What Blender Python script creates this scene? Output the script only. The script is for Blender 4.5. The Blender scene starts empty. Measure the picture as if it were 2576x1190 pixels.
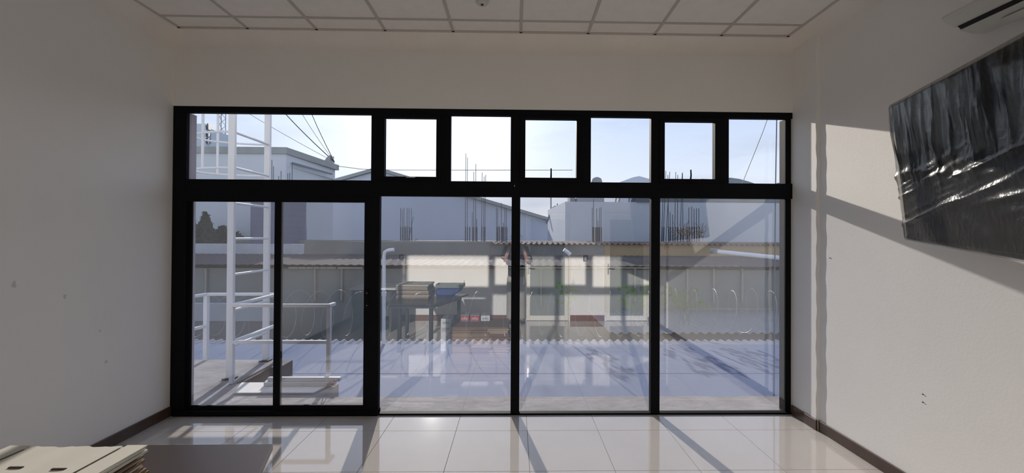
import bpy, bmesh, math, random
from mathutils import Vector, Matrix
random.seed(7)
S = bpy.context.scene
COL = S.collection

# ------------------------------------------------------------------ camera
FPX, PX, PY = 1035.0, 1313.8, 584.9          # focal length and principal point in pixels of the 2576x1190 frame
YAW, PITCH, ROLL, EYE = 0.0185, 0.0076, 0.0055, 1.636
fw = Vector((math.sin(YAW)*math.cos(PITCH), math.cos(YAW)*math.cos(PITCH), math.sin(PITCH)))
rt = Vector((math.cos(YAW), -math.sin(YAW), 0))
up = rt.cross(fw)
rt, up = rt*math.cos(ROLL)+up*math.sin(ROLL), up*math.cos(ROLL)-rt*math.sin(ROLL)
cd = bpy.data.cameras.new('camera'); cam = bpy.data.objects.new('camera', cd); COL.objects.link(cam)
cd.sensor_width = 36; cd.lens = FPX/2576*36; cd.clip_start = 0.02; cd.clip_end = 2000
cd.shift_x = -(PX-1288)/2576; cd.shift_y = -(595-PY)/2576
cam.matrix_world = Matrix(((rt.x, up.x, -fw.x, 0), (rt.y, up.y, -fw.y, 0), (rt.z, up.z, -fw.z, EYE), (0, 0, 0, 1)))
S.camera = cam

# ------------------------------------------------------------------ sun, sky, exposure
SUN = Vector((-0.197, 1.0, 0.360)).normalized()
sl = bpy.data.lights.new('sun', 'SUN'); so = bpy.data.objects.new('sun', sl); COL.objects.link(so)
sl.energy = 5.4; sl.angle = math.radians(0.8); sl.color = (1.0, 0.90, 0.79)
so.rotation_euler = (-SUN).to_track_quat('-Z', 'Y').to_euler(); so.location = (-20, 90, 40)
SKY_STRENGTH = 0.82

W = bpy.data.worlds.new('sky'); S.world = W; W.use_nodes = True
nt = W.node_tree; nt.nodes.clear()
def N(t, **kw):
    n = nt.nodes.new(t)
    for k, v in kw.items(): setattr(n, k, v)
    return n
L = lambda a, b: nt.links.new(a, b)
tc = N('ShaderNodeTexCoord'); sep = N('ShaderNodeSeparateXYZ'); L(tc.outputs['Generated'], sep.inputs[0])
ramp = N('ShaderNodeValToRGB'); L(sep.outputs['Z'], ramp.inputs[0])
e = ramp.color_ramp.elements
e[0].position = 0.0; e[0].color = (0.95, 0.92, 0.88, 1)
e[1].position = 1.0; e[1].color = (0.54, 0.66, 0.92, 1)
for p, c in ((0.05, (0.90, 0.91, 0.94, 1)), (0.14, (0.76, 0.84, 0.98, 1)), (0.26, (0.62, 0.74, 0.98, 1)), (0.5, (0.60, 0.71, 0.95, 1))):
    q = e.new(p); q.color = c
dot = N('ShaderNodeVectorMath', operation='DOT_PRODUCT'); L(tc.outputs['Generated'], dot.inputs[0]); dot.inputs[1].default_value = SUN
cl = N('ShaderNodeMath', operation='MAXIMUM'); L(dot.outputs['Value'], cl.inputs[0]); cl.inputs[1].default_value = 0
def powmul(p, m):
    a = N('ShaderNodeMath', operation='POWER'); L(cl.outputs[0], a.inputs[0]); a.inputs[1].default_value = p
    b = N('ShaderNodeMath', operation='MULTIPLY'); L(a.outputs[0], b.inputs[0]); b.inputs[1].default_value = m
    return b
g1, g2 = powmul(45, 0.75), powmul(9, 0.16)
gs = N('ShaderNodeMath', operation='ADD'); L(g1.outputs[0], gs.inputs[0]); L(g2.outputs[0], gs.inputs[1])
gc = N('ShaderNodeVectorMath', operation='SCALE'); gc.inputs[0].default_value = (1.0, 0.93, 0.80); L(gs.outputs[0], gc.inputs['Scale'])
# thin streaks of cloud
mp = N('ShaderNodeMapping'); L(tc.outputs['Generated'], mp.inputs[0]); mp.inputs['Scale'].default_value = (2.2, 2.2, 11)
no = N('ShaderNodeTexNoise'); L(mp.outputs[0], no.inputs[0]); no.inputs['Scale'].default_value = 1.6; no.inputs['Detail'].default_value = 5
cr = N('ShaderNodeMapRange'); L(no.outputs['Fac'], cr.inputs[0]); cr.inputs[1].default_value = 0.5; cr.inputs[2].default_value = 0.8; cr.inputs[3].default_value = 0; cr.inputs[4].default_value = 0.75
mx = N('ShaderNodeMix', data_type='RGBA'); L(cr.outputs[0], mx.inputs[0]); L(ramp.outputs[0], mx.inputs[6]); mx.inputs[7].default_value = (0.52, 0.59, 0.74, 1)
ad = N('ShaderNodeVectorMath', operation='ADD'); L(mx.outputs[2], ad.inputs[0]); L(gc.outputs[0], ad.inputs[1])
bg = N('ShaderNodeBackground'); L(ad.outputs[0], bg.inputs[0]); bg.inputs[1].default_value = SKY_STRENGTH
wo = N('ShaderNodeOutputWorld'); L(bg.outputs[0], wo.inputs[0])

S.view_settings.view_transform = 'Standard'; S.view_settings.look = 'None'
S.view_settings.gamma = 1; S.view_settings.use_curve_mapping = False
S.view_settings.exposure = 0.52
try:
    S.cycles.use_denoising = True
    S.cycles.max_bounces = 14; S.cycles.diffuse_bounces = 9; S.cycles.glossy_bounces = 5
    S.cycles.transparent_max_bounces = 24; S.cycles.transmission_bounces = 4
    S.cycles.caustics_reflective = False; S.cycles.caustics_refractive = False
    S.cycles.sample_clamp_indirect = 10
except Exception: pass

# ------------------------------------------------------------------ measuring helpers
def _ray(x, y): return fw + rt*((x-PX)/FPX) - up*((y-PY)/FPX)
def at(x, y, Y):                 # the point of the photograph that lies on the plane at distance Y
    d = _ray(x, y); t = Y/d.y; return Vector((d.x*t, Y, EYE+d.z*t))
def gz(x, y, z):                 # the point of the photograph that lies at height z
    d = _ray(x, y); t = (z-EYE)/d.z; return Vector((d.x*t, d.y*t, z))
GLASS = 3.79
def mirror(x, y, Y):             # the thing seen reflected in the glass at (x, y), standing at distance Y
    v = at(x, y, 2*GLASS-Y); return Vector((v.x, Y, v.z))

# ------------------------------------------------------------------ materials
MATS = {}
def mat(name, col, rough=0.6, var=0.0, vscale=4.0, bump=0.0, bscale=30.0, metal=0.0, spec=0.5, col2=None, coat=0.0, sheen=0.0, stretch=None):
    if name in MATS: return MATS[name]
    m = bpy.data.materials.new(name); m.use_nodes = True; t = m.node_tree; b = t.nodes['Principled BSDF']; b.inputs['Coat Roughness'].default_value = 0.02
    b.inputs['Base Color'].default_value = (*col, 1); b.inputs['Roughness'].default_value = rough
    b.inputs['Metallic'].default_value = metal; b.inputs['Specular IOR Level'].default_value = spec
    b.inputs['Coat Weight'].default_value = coat
    c = t.nodes.new('ShaderNodeTexCoord'); mpn = t.nodes.new('ShaderNodeMapping'); t.links.new(c.outputs['Object'], mpn.inputs[0])
    if stretch: mpn.inputs['Scale'].default_value = stretch
    if var > 0:
        n = t.nodes.new('ShaderNodeTexNoise'); n.inputs['Scale'].default_value = vscale; n.inputs['Detail'].default_value = 6; n.inputs['Roughness'].default_value = 0.6
        t.links.new(mpn.outputs[0], n.inputs[0])
        mr = t.nodes.new('ShaderNodeMapRange'); mr.inputs[1].default_value = 0.3; mr.inputs[2].default_value = 0.7
        t.links.new(n.outputs['Fac'], mr.inputs[0])
        mi = t.nodes.new('ShaderNodeMix'); mi.data_type = 'RGBA'; t.links.new(mr.outputs[0], mi.inputs[0])
        c2 = col2 or tuple(x*(1-var) for x in col)
        mi.inputs[6].default_value = (*col, 1); mi.inputs[7].default_value = (*c2, 1)
        t.links.new(mi.outputs[2], b.inputs['Base Color'])
    if bump > 0:
        n2 = t.nodes.new('ShaderNodeTexNoise'); n2.inputs['Scale'].default_value = bscale; n2.inputs['Detail'].default_value = 4
        t.links.new(mpn.outputs[0], n2.inputs[0])
        bp = t.nodes.new('ShaderNodeBump'); bp.inputs['Strength'].default_value = bump; bp.inputs['Distance'].default_value = 0.01
        t.links.new(n2.outputs['Fac'], bp.inputs['Height']); t.links.new(bp.outputs[0], b.inputs['Normal'])
    MATS[name] = m; return m

def glass_mat(name, refl, tint):
    m = bpy.data.materials.new(name); m.use_nodes = True; t = m.node_tree; t.nodes.clear()
    o = t.nodes.new('ShaderNodeOutputMaterial'); mix = t.nodes.new('ShaderNodeMixShader')
    tr = t.nodes.new('ShaderNodeBsdfTransparent'); tr.inputs[0].default_value = (*tint, 1)
    gl = t.nodes.new('ShaderNodeBsdfGlossy'); gl.inputs['Roughness'].default_value = 0.0; gl.inputs[0].default_value = (1, 1, 1, 1)
    lw = t.nodes.new('ShaderNodeLayerWeight'); lw.inputs[0].default_value = 0.5
    p = t.nodes.new('ShaderNodeMath'); p.operation = 'POWER'; t.links.new(lw.outputs['Facing'], p.inputs[0]); p.inputs[1].default_value = 4
    a = t.nodes.new('ShaderNodeMath'); a.operation = 'MULTIPLY_ADD'; t.links.new(p.outputs[0], a.inputs[0]); a.inputs[1].default_value = 0.6; a.inputs[2].default_value = refl
    t.links.new(a.outputs[0], mix.inputs[0]); t.links.new(tr.outputs[0], mix.inputs[1]); t.links.new(gl.outputs[0], mix.inputs[2])
    t.links.new(mix.outputs[0], o.inputs[0]); return m

GLS = glass_mat('solar_film_glass', 0.22, (0.92, 0.94, 0.98))
GLU = glass_mat('clear_glass', 0.06, (0.95, 0.96, 0.97))
WALLP = mat('painted_plaster', (0.84, 0.828, 0.80), 0.8, 0.04, 1.5, 0.05, 60)
BLACK = mat('black_aluminium', (0.006, 0.006, 0.008), 0.7, spec=0.12)
CEILT = mat('ceiling_tile_board', (0.88, 0.85, 0.82), 0.9, 0.05, 8, 0.5, 120)
CEILB = mat('ceiling_grid_metal', (0.52, 0.49, 0.46), 0.6)
CORN = mat('cornice_plaster', (0.84, 0.80, 0.76), 0.8, 0.06, 3, 0.2, 40)
FLT = mat('polished_porcelain', (0.66, 0.61, 0.55), 0.045, 0.05, 2.5, spec=1.0, coat=0.35)
GROUT = mat('tile_grout', (0.22, 0.20, 0.18), 0.9)
BASEB = mat('brown_baseboard', (0.085, 0.050, 0.032), 0.3, 0.3, 5)
CONC = mat('weathered_concrete', (0.36, 0.34, 0.33), 0.95, 0.38, 3.0, 0.8, 14, spec=0.1)
CONCD = mat('stained_concrete_edge', (0.16, 0.11, 0.085), 0.95, 0.5, 4.0, 0.8, 14)
ROOFW = mat('blue_roof_coating', (0.15, 0.185, 0.27), 0.8, 0.08, 1.2, 0.05, 8, spec=0.05)
WHITEM = mat('white_painted_steel', (0.66, 0.67, 0.69), 0.4)
OUTW = mat('outer_render', (0.55, 0.47, 0.50), 0.85, 0.1, 2)

# ------------------------------------------------------------------ mesh helpers
class MB:
    def __init__(s): s.v = []; s.f = []
    def add(s, vs, fs):
        n = len(s.v); s.v += [Vector(p) for p in vs]; s.f += [tuple(i+n for i in f) for f in fs]; return s
    def box(s, x0, x1, y0, y1, z0, z1):
        return s.add([(x0,y0,z0),(x1,y0,z0),(x1,y1,z0),(x0,y1,z0),(x0,y0,z1),(x1,y0,z1),(x1,y1,z1),(x0,y1,z1)],
                     [(3,2,1,0),(4,5,6,7),(0,1,5,4),(1,2,6,5),(2,3,7,6),(3,0,4,7)])
    def hexa(s, p): return s.add(p, [(3,2,1,0),(4,5,6,7),(0,1,5,4),(1,2,6,5),(2,3,7,6),(3,0,4,7)])
    def prism(s, poly, a, b, axis='y'):       # polygon in the other two axes swept from a to b
        n = len(poly)
        def P(u, w, t): return {'y': (u, t, w), 'x': (t, u, w), 'z': (u, w, t)}[axis]
        vs = [P(u, w, a) for u, w in poly]+[P(u, w, b) for u, w in poly]
        fs = [tuple(range(n)), tuple(range(2*n-1, n-1, -1))]+[(i, n+i, n+(i+1) % n, (i+1) % n) for i in range(n)]
        return s.add(vs, fs)
    def tube(s, pts, r, n=8, closed=False, r2=None):
        pts = [Vector(p) for p in pts]; m = len(pts); vs = []; fs = []
        ref = None
        for i, p in enumerate(pts):
            d = (pts[(i+1) % m]-pts[i-1]) if closed else (pts[min(i+1, m-1)]-pts[max(i-1, 0)])
            d.normalize()
            if ref is None: ref = d.orthogonal().normalized()
            ref = (ref-d*ref.dot(d)); ref = ref.normalized() if ref.length > 1e-6 else d.orthogonal().normalized()
            b = d.cross(ref); rr = r if r2 is None else r+(r2-r)*i/max(1, m-1)
            vs += [p+(ref*math.cos(k*2*math.pi/n)+b*math.sin(k*2*math.pi/n))*rr for k in range(n)]
        for i in range(m if closed else m-1):
            j = (i+1) % m
            for k in range(n):
                fs.append((i*n+k, i*n+(k+1) % n, j*n+(k+1) % n, j*n+k))
        if not closed: fs += [tuple(range(n-1, -1, -1)), tuple((m-1)*n+k for k in range(n))]
        return s.add(vs, fs)
    def bar(s, a, b, w, h=None):               # square bar between two points
        a, b = Vector(a), Vector(b); h = h or w; d = (b-a).normalized()
        u = Vector((0, 0, 1)).cross(d); u = u.normalized() if u.length > 1e-4 else Vector((1, 0, 0)); v = d.cross(u)
        q = [(-1,-1),(1,-1),(1,1),(-1,1)]
        return s.hexa([a+u*(i*w/2)+v*(j*h/2) for i, j in q]+[b+u*(i*w/2)+v*(j*h/2) for i, j in q])
    def lathe(s, prof, c, n=24):
        vs = []; fs = []; m = len(prof)
        for r, z in prof: vs += [(c[0]+r*math.cos(k*2*math.pi/n), c[1]+r*math.sin(k*2*math.pi/n), c[2]+z) for k in range(n)]
        for i in range(m-1):
            for k in range(n): fs.append((i*n+k, i*n+(k+1) % n, (i+1)*n+(k+1) % n, (i+1)*n+k))
        fs += [tuple(range(n-1, -1, -1)), tuple((m-1)*n+k for k in range(n))]
        return s.add(vs, fs)
    def build(s, name, m, parent=None, bevel=0.0, smooth=False, seg=1):
        o0 = wloc(parent)
        me = bpy.data.meshes.new(name); me.from_pydata([p-o0 for p in s.v], [], s.f)
        bm = bmesh.new(); bm.from_mesh(me); bmesh.ops.recalc_face_normals(bm, faces=bm.faces)
        if bevel > 0: bmesh.ops.bevel(bm, geom=bm.edges[:], offset=bevel, segments=seg, affect='EDGES', clamp_overlap=True)
        bm.to_mesh(me); bm.free()
        if smooth:
            me.polygons.foreach_set('use_smooth', [True]*len(me.polygons))
            try: me.set_sharp_from_angle(angle=math.radians(40))
            except Exception: pass
        me.materials.append(m)
        o = bpy.data.objects.new(name, me); COL.objects.link(o)
        if parent: o.parent = parent
        return o
def wloc(o):
    v = Vector((0, 0, 0))
    while o is not None: v += o.location; o = o.parent
    return v
def tag(o, label, cat, group=None, kind=None):
    o['label'] = label; o['category'] = cat
    if group: o['group'] = group
    if kind: o['kind'] = kind
    return o
def thing(name, label, cat, loc, group=None):
    o = bpy.data.objects.new(name, None); COL.objects.link(o); o.location = Vector(loc); o.empty_display_size = 0.1
    return tag(o, label, cat, group)
def holder(name, loc=(0, 0, 0)):
    o = bpy.data.objects.new(name, None); COL.objects.link(o); o.location = Vector(loc); o['kind'] = 'structure'; return o
def struct(name, mb, m, **k):
    o = mb.build(name, m, **k); o['kind'] = 'structure'; return o
def copy_tree(o, loc):
    c = o.copy(); COL.objects.link(c); c.location = Vector(loc)
    for ch in list(o.children):
        d = ch.copy(); COL.objects.link(d); d.parent = c
        for g in list(ch.children):
            h = g.copy(); COL.objects.link(h); h.parent = d
    return c
def text(s, size, loc, rot, m, parent, name='lettering', align='CENTER', ext=0.0006):
    cu = bpy.data.curves.new(name, 'FONT'); cu.body = s; cu.size = size; cu.extrude = ext; cu.align_x = align; cu.align_y = 'CENTER'
    o = bpy.data.objects.new(name, cu); COL.objects.link(o); o.parent = parent; o.location = Vector(loc)-wloc(parent); o.rotation_euler = rot
    cu.materials.append(m); bpy.context.view_layer.update()
    nm = bpy.data.meshes.new_from_object(o.evaluated_get(bpy.context.evaluated_depsgraph_get()))
    w = bpy.data.objects.new(name, nm); COL.objects.link(w); w.parent = parent; w.location = o.location; w.rotation_euler = rot
    bpy.data.objects.remove(o); bpy.data.curves.remove(cu); return w

# ================================================================== THE ROOM
XL, XR, YF, YB, CZ = -3.085, 2.588, 3.76, -0.34, 3.446
OUT = 3.96
struct('wall_left', MB().box(XL-0.2, XL, YB-0.2, OUT, -0.9, 3.9), WALLP)
struct('wall_right', MB().box(XR, XR+0.2, YB-0.2, OUT, -0.9, 3.9), WALLP)
# shallow plaster column beside the window, its edge slightly wavy
cmb = MB(); nz = 60
xs = 2.570
vs = []; fs = []
for i in range(nz+1):
    z = 0.0+CZ*i/nz; w = 0.005*math.sin(i*1.7)+0.004*math.sin(i*0.61)
    vs += [(XR+0.01, 3.440+w, z), (xs+0.006, 3.446+w, z), (xs, 3.460+w, z), (xs, OUT-0.02, z), (XR+0.01, OUT-0.02, z)]
for i in range(nz):
    for k in range(4): fs.append((i*5+k, i*5+k+1, i*5+5+k+1, i*5+5+k))
fs += [(4, 3, 2, 1, 0), tuple(nz*5+k for k in range(5))]
cmb.add(vs, fs); struct('trim_1', cmb, WALLP)
struct('wall_front', MB().box(XL-0.2, XR+0.2, YF, OUT, 2.79, 3.9), WALLP)
struct('ceiling_slab', MB().box(XL-0.2, XR+0.2, YB-0.2, OUT, 3.9, 4.1), OUTW)

# back wall with two door openings, seen only in the glass
dA0, dA1 = mirror(1319, 814, YB).x, mirror(1434, 814, YB).x
dB0, dB1 = mirror(1520, 812, YB).x, mirror(1632, 812, YB).x
DT = 2.08
bw = MB()
for a, b, z0, z1 in ((XL, dA0, 0, 3.9), (dA0, dA1, DT, 3.9), (dA1, dB0, 0, 3.9), (dB0, dB1, DT, 3.9), (dB1, XR, 0, 3.9)):
    bw.box(a, b, YB-0.15, YB, z0-0.3 if z0 == 0 else z0, z1)
struct('wall_back', bw, WALLP)

# ceiling: grid bars and tiles
ceil = holder('ceiling', (0, 0, CZ))
cx0, cx1, cy1, cy0 = XL+0.13, XR-0.13, YF-0.11, YB
bx = [-2.3545+0.6*k for k in range(9)]; by = [3.452-0.6*k for k in range(7)]
gbx = [x for x in bx if cx0+0.06 < x < cx1-0.06]; gby = [y for y in by if cy0 < y < cy1]
for x in gbx: MB().box(x-0.012, x+0.012, cy0, cy1, CZ-0.006, CZ+0.002).build('grid_bar', CEILB, ceil)
for y in gby: MB().box(cx0, cx1, y-0.012, y+0.012, CZ-0.0055, CZ+0.002).build('grid_bar', CEILB, ceil)
for nm, b in (('edge_angle', (cx0-0.005, cx1+0.005, cy1-0.02, cy1+0.01)), ('edge_angle', (cx0-0.005, cx0+0.02, cy0, cy1)), ('edge_angle', (cx1-0.02, cx1+0.005, cy0, cy1))):
    MB().box(b[0], b[1], b[2], b[3], CZ-0.006, CZ+0.003).build(nm, CEILB, ceil)
X_ = [cx0]+gbx+[cx1]; Y_ = [cy0]+sorted(gby)+[cy1]
for i in range(len(X_)-1):
    for j in range(len(Y_)-1):
        dz = random.uniform(-0.0015, 0.002)
        MB().box(X_[i]+0.008, X_[i+1]-0.008, Y_[j]+0.008, Y_[j+1]-0.008, CZ+0.001+dz, CZ+0.016+dz).build('ceiling_tile', CEILT, ceil)
# coved cornice round the top of the walls
def cove(n=7):
    return [(0.13*(1-math.sin(t*math.pi/2/n)), 0.0-0.145*(1-math.cos(t*math.pi/2/n))) for t in range(n+1)]
cv = cove()
pf = [(YF+0.0-u*0.11/0.13, CZ+0.004+w) for u, w in cv]+[(YF+0.01, CZ-0.15), (YF+0.01, CZ+0.05), (YF-0.11, CZ+0.05)]
struct('trim_2', MB().prism([(y, z) for y, z in pf], XL, XR, 'x'), CORN, smooth=True)
pl = [(XL+u, CZ+0.004+w) for u, w in cv]+[(XL-0.01, CZ-0.15), (XL-0.01, CZ+0.05), (XL+0.13, CZ+0.05)]
struct('trim_3', MB().prism(pl, YB, YF, 'y'), CORN, smooth=True)
pr = [(XR-u, CZ+0.004+w) for u, w in cv]+[(XR+0.01, CZ-0.15), (XR+0.01, CZ+0.05), (XR-0.13, CZ+0.05)]
struct('trim_4', MB().prism(pr, YB, YF, 'y'), CORN, smooth=True)

# floor: grout bed with porcelain tiles
flo = MB().box(XL, XR, YB-0.15, YF+0.05, -0.06, -0.0035).build('floor', GROUT); flo['kind'] = 'structure'
jx = [-1.0756+0.595*k for k in range(-4, 8)]; jy = [3.4641-0.595*k for k in range(-1, 8)]
fx = [XL]+[x for x in jx if XL+0.05 < x < XR-0.05]+[XR]; fy = sorted([YB]+[y for y in jy if YB+0.05 < y < YF-0.02]+[YF+0.02])
for i in range(len(fx)-1):
    for j in range(len(fy)-1):
        MB().box(fx[i]+0.0015, fx[i+1]-0.0015, fy[j]+0.0015, fy[j+1]-0.0015, -0.003, 0.0).build('floor_tile', FLT, flo, bevel=0.0006)

# baseboards
def basebd(name, x0, x1, y0, y1):
    struct(name, MB().box(x0, x1, y0, y1, 0.0, 0.088), BASEB, bevel=0.003)
basebd('baseboard_left', XL, XL+0.014, YB, YF)
basebd('baseboard_right', XR-0.012, XR, YB, 3.445)
basebd('baseboard_right_column', xs-0.014, xs+0.001, 3.445, YF)
bb = [(XL, dA0), (dA1, dB0)]
for a, b in bb: struct('baseboard_back', MB().box(a, b, YB, YB+0.013, 0, 0.11), mat('reddish_baseboard', (0.20, 0.085, 0.05), 0.3, 0.2, 4), bevel=0.003)

# ================================================================== THE WINDOW
FY0, FY1 = 3.76, 3.815
WL, WR, WT = -3.055, 2.595, 2.79
win = holder('window_1', (0, 0, 0))
def fr(name, x0, x1, z0, z1, y0=FY0, y1=FY1, parent=win): return MB().box(x0, x1, y0, y1, z0, z1).build(name, BLACK, parent, bevel=0.002)
fr('frame_rail', XL, WR+0.02, 2.735, WT)
fr('frame_stile', XL, -2.964, 0, 2.735, FY0, 3.796)
struct('trim_5', MB().box(XL-0.01, -2.966, 3.797, 3.88, 0, 2.735), OUTW)
struct('trim_6', MB().box(2.552, XR+0.01, 3.871, 3.91, 0, 2.735), OUTW)
fr('frame_stile', 2.518, WR+0.02, 0, 2.735, 3.78, 3.87)
fr('transom', -2.964, 2.60, 1.99, 2.13)
fr('frame_sill', -1.229, 2.60, 0, 0.016)
for x0, x1 in ((-1.363, -1.229), (-0.029, 0.050), (1.256, 1.338)): fr('mullion', x0, x1, 0.0, 1.99)
for x0, x1 in ((-1.309, -1.235), (-0.672, -0.589), (-0.041, 0.045), (0.615, 0.696), (1.253, 1.330), (1.895, 1.976)): fr('mullion', x0, x1, 2.13, 2.735)
def pane(x0, x1, z0, z1, g, parent=win, y=GLASS):
    return MB().box(x0-0.004, x1+0.004, y-0.002, y+0.002, z0-0.004, z1+0.004).build('glass_pane', g, parent)
pane(-2.964, -1.309, 2.13, 2.735, GLU); pane(-0.589, -0.041, 2.13, 2.735, GLU); pane(0.696, 1.253, 2.13, 2.735, GLU); pane(1.976, 2.56, 2.13, 2.735, GLU)
pane(-1.229, -0.029, 0.016, 1.99, GLS); pane(0.050, 1.256, 0.016, 1.99, GLS); pane(1.338, 2.56, 0.016, 1.99, GLS)
# silver glazing clips along the transom and sill
SIL = mat('brushed_metal', (0.7, 0.7, 0.72), 0.3, metal=1.0)
MB().box(-0.006, 0.0, FY0-0.003, FY0+0.003, 2.083, 2.098).build('rivet', SIL, win)
# awning sashes
n = 2
for x0, x1, z0, z1, ax0, ax1 in ((-1.188, -0.719, 2.167, 2.703, -1.235, -0.672), (0.094, 0.563, 2.167, 2.706, 0.045, 0.615), (1.377, 1.844, 2.166, 2.698, 1.330, 1.895)):
    w = holder('window_%d' % n, (0, 0, 0)); n += 1
    for nm, b in (('sash_rail', (ax0, ax1, z1, 2.735)), ('sash_rail', (ax0, ax1, 2.13, z0)), ('sash_stile', (ax0, x0, z0, z1)), ('sash_stile', (x1, ax1, z0, z1))):
        fr(nm, b[0], b[1], b[2], b[3], FY0-0.008, FY1-0.005, w)
    pane(x0, x1, z0, z1, GLU, w)
    xc = (x0+x1)/2
    if n-1 == 2:
        MB().box(xc-0.03, xc+0.05, FY0-0.03, FY0-0.008, z0-0.012, z0-0.004).build('handle', SIL, w, bevel=0.002)
    else:
        h = MB(); h.box(xc-0.03, xc+0.03, FY0-0.022, FY0-0.008, z0-0.03, z0-0.008); h.tube([(xc, FY0-0.02, z0-0.012), (xc, FY0-0.03, z0+0.03), (xc, FY0-0.024, z0+0.082)], 0.008, 8, r2=0.006)
        h.build('handle', BLACK, w, smooth=True)
# sliding door: one fixed and one moving leaf
door = holder('door_1', (0, 0, 0))
fr('leaf_top_rail', -2.964, -1.363, 1.93, 1.99, parent=door); fr('threshold', -3.05, -1.229, 0.0, 0.045, 3.745, FY1+0.02, door)
for x0, x1, gx0, gx1, z0, z1, dy in ((-2.964, -2.118, -2.930, -2.174, 0.079, 1.934, 0.03), (-2.174, -1.363, -2.118, -1.366, 0.092, 1.929, 0.0)):
    y0, y1 = FY0+dy*0.8+0.004, FY0+dy*0.8+0.026
    fr('leaf_stile', x0, gx0, 0.045, 1.98, y0, y1, door); fr('leaf_stile', gx1, x1 if x1 > gx1 else gx1+0.01, 0.045, 1.98, y0, y1, door)
    fr('leaf_rail', gx0, gx1, 0.045, z0, y0, y1, door); fr('leaf_rail', gx0, gx1, z1, 1.98, y0, y1, door)
    pane(gx0, gx1, z0, z1, GLS, door, y0+0.011)
p0 = at(924, 737, FY0); p1 = at(924, 768, FY0)
lk = MB().box(p0.x-0.022, p0.x+0.012, FY0-0.012, FY0, p1.z-0.03, p0.z+0.03).build('lock_plate', BLACK, door, bevel=0.002)
for p in (p0, p1): MB().tube([(p.x, FY0-0.014, p.z), (p.x, FY0-0.011, p.z)], 0.004, 10).build('screw', SIL, lk)

# ================================================================== DOORS IN THE BACK WALL
WDF = mat('white_door_aluminium', (0.74, 0.72, 0.66), 0.4)
FROST = mat('frosted_grey_glass', (0.26, 0.28, 0.26), 0.25, 0.05, 2, spec=0.5)
for k, (a, b, hs) in enumerate(((dA0, dA1, 1), (dB0, dB1, 1))):
    d = holder('door_%d' % (k+2), (a, YB, 0))
    for nm, q in (('door_jamb', (a, a+0.035, 0.0, DT)), ('door_jamb', (b-0.035, b, 0.0, DT)), ('door_head', (a+0.035, b-0.035, DT-0.035, DT))):
        MB().box(q[0], q[1], YB-0.06, YB+0.02, q[2], q[3]).build(nm, WDF, d, bevel=0.003)
    x0, x1 = a+0.038, b-0.038
    for nm, q in (('leaf_stile', (x0, x0+0.07, 0.008, DT-0.038)), ('leaf_stile', (x1-0.07, x1, 0.008, DT-0.038)), ('leaf_rail', (x0+0.07, x1-0.07, 0.008, 0.10)), ('leaf_rail', (x0+0.07, x1-0.07, DT-0.125, DT-0.038))):
        MB().box(q[0], q[1], YB-0.03, YB+0.008, q[2], q[3]).build(nm, WDF, d, bevel=0.004)
    MB().box(x0+0.066, x1-0.066, YB-0.016, YB-0.006, 0.096, DT-0.12).build('glass_pane', FROST, d)
    h = MB(); hx = x0+0.035; h.box(hx-0.015, hx+0.015, YB+0.008, YB+0.016, 0.90, 1.10); h.tube([(hx, YB+0.012, 1.02), (hx, YB+0.05, 1.02), (hx+0.11, YB+0.052, 1.015)], 0.008, 8)
    h.build('handle', SIL, d, smooth=True)

# wall switches on the back wall
SWD = mat('dark_switch_plate', (0.06, 0.055, 0.05), 0.4); SWL = mat('ivory_switch', (0.6, 0.57, 0.5), 0.4)
for px, py, lab in ((1010, 648, 'small dark framed switch plate on back wall above the dark desk'), (1473, 650, 'small switch plate on back wall between the two white doors')):
    p = mirror(px, py, YB); t = thing('wall_switch', lab, 'switch', (p.x, YB, p.z-0.06))
    MB().box(p.x-0.045, p.x+0.045, YB, YB+0.008, p.z-0.06, p.z+0.06).build('plate', SWD, t, bevel=0.002)
    MB().box(p.x-0.022, p.x+0.022, YB+0.008, YB+0.014, p.z-0.035, p.z+0.035).build('rocker', SWL, t, bevel=0.002)

# faint smudges on the left wall
SMU = mat('wall_smudge', (0.62, 0.61, 0.585), 0.8)
wl = bpy.data.objects['wall_left']
for px, py, sy, sz in ((35, 716, 0.012, 0.022), (163, 746, 0.010, 0.016), (251, 832, 0.008, 0.010), (267, 910, 0.012, 0.012)):
    d = _ray(px, py); tq = XL/d.x; p = Vector((XL, d.y*tq, EYE+d.z*tq)); vs = []
    for i in range(14):
        a = 2*math.pi*i/14; r_ = 1+0.2*math.sin(3*a+px); vs.append((XL+0.0006, p.y+sy*r_*math.cos(a), p.z+sz*r_*math.sin(a)))
    MB().add(vs, [tuple(range(14))]).build('smudge', SMU, wl)

# ================================================================== CEILING DETECTOR
c = gz(1213, 4, CZ-0.01)
t = thing('smoke_detector', 'small round white detector on a ceiling tile', 'detector', (c.x, c.y, CZ-0.006))
DW = mat('white_plastic', (0.62, 0.60, 0.56), 0.45)
MB().lathe([(0.048, 0), (0.050, -0.012), (0.042, -0.024), (0.022, -0.028)], (c.x, c.y, CZ-0.004), 28).build('body', DW, t, smooth=True)
MB().lathe([(0.011, 0), (0.011, -0.006), (0.006, -0.009)], (c.x, c.y, CZ-0.031), 14).build('sensor', mat('dark_sensor', (0.03, 0.03, 0.03), 0.4), t, smooth=True)

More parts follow.
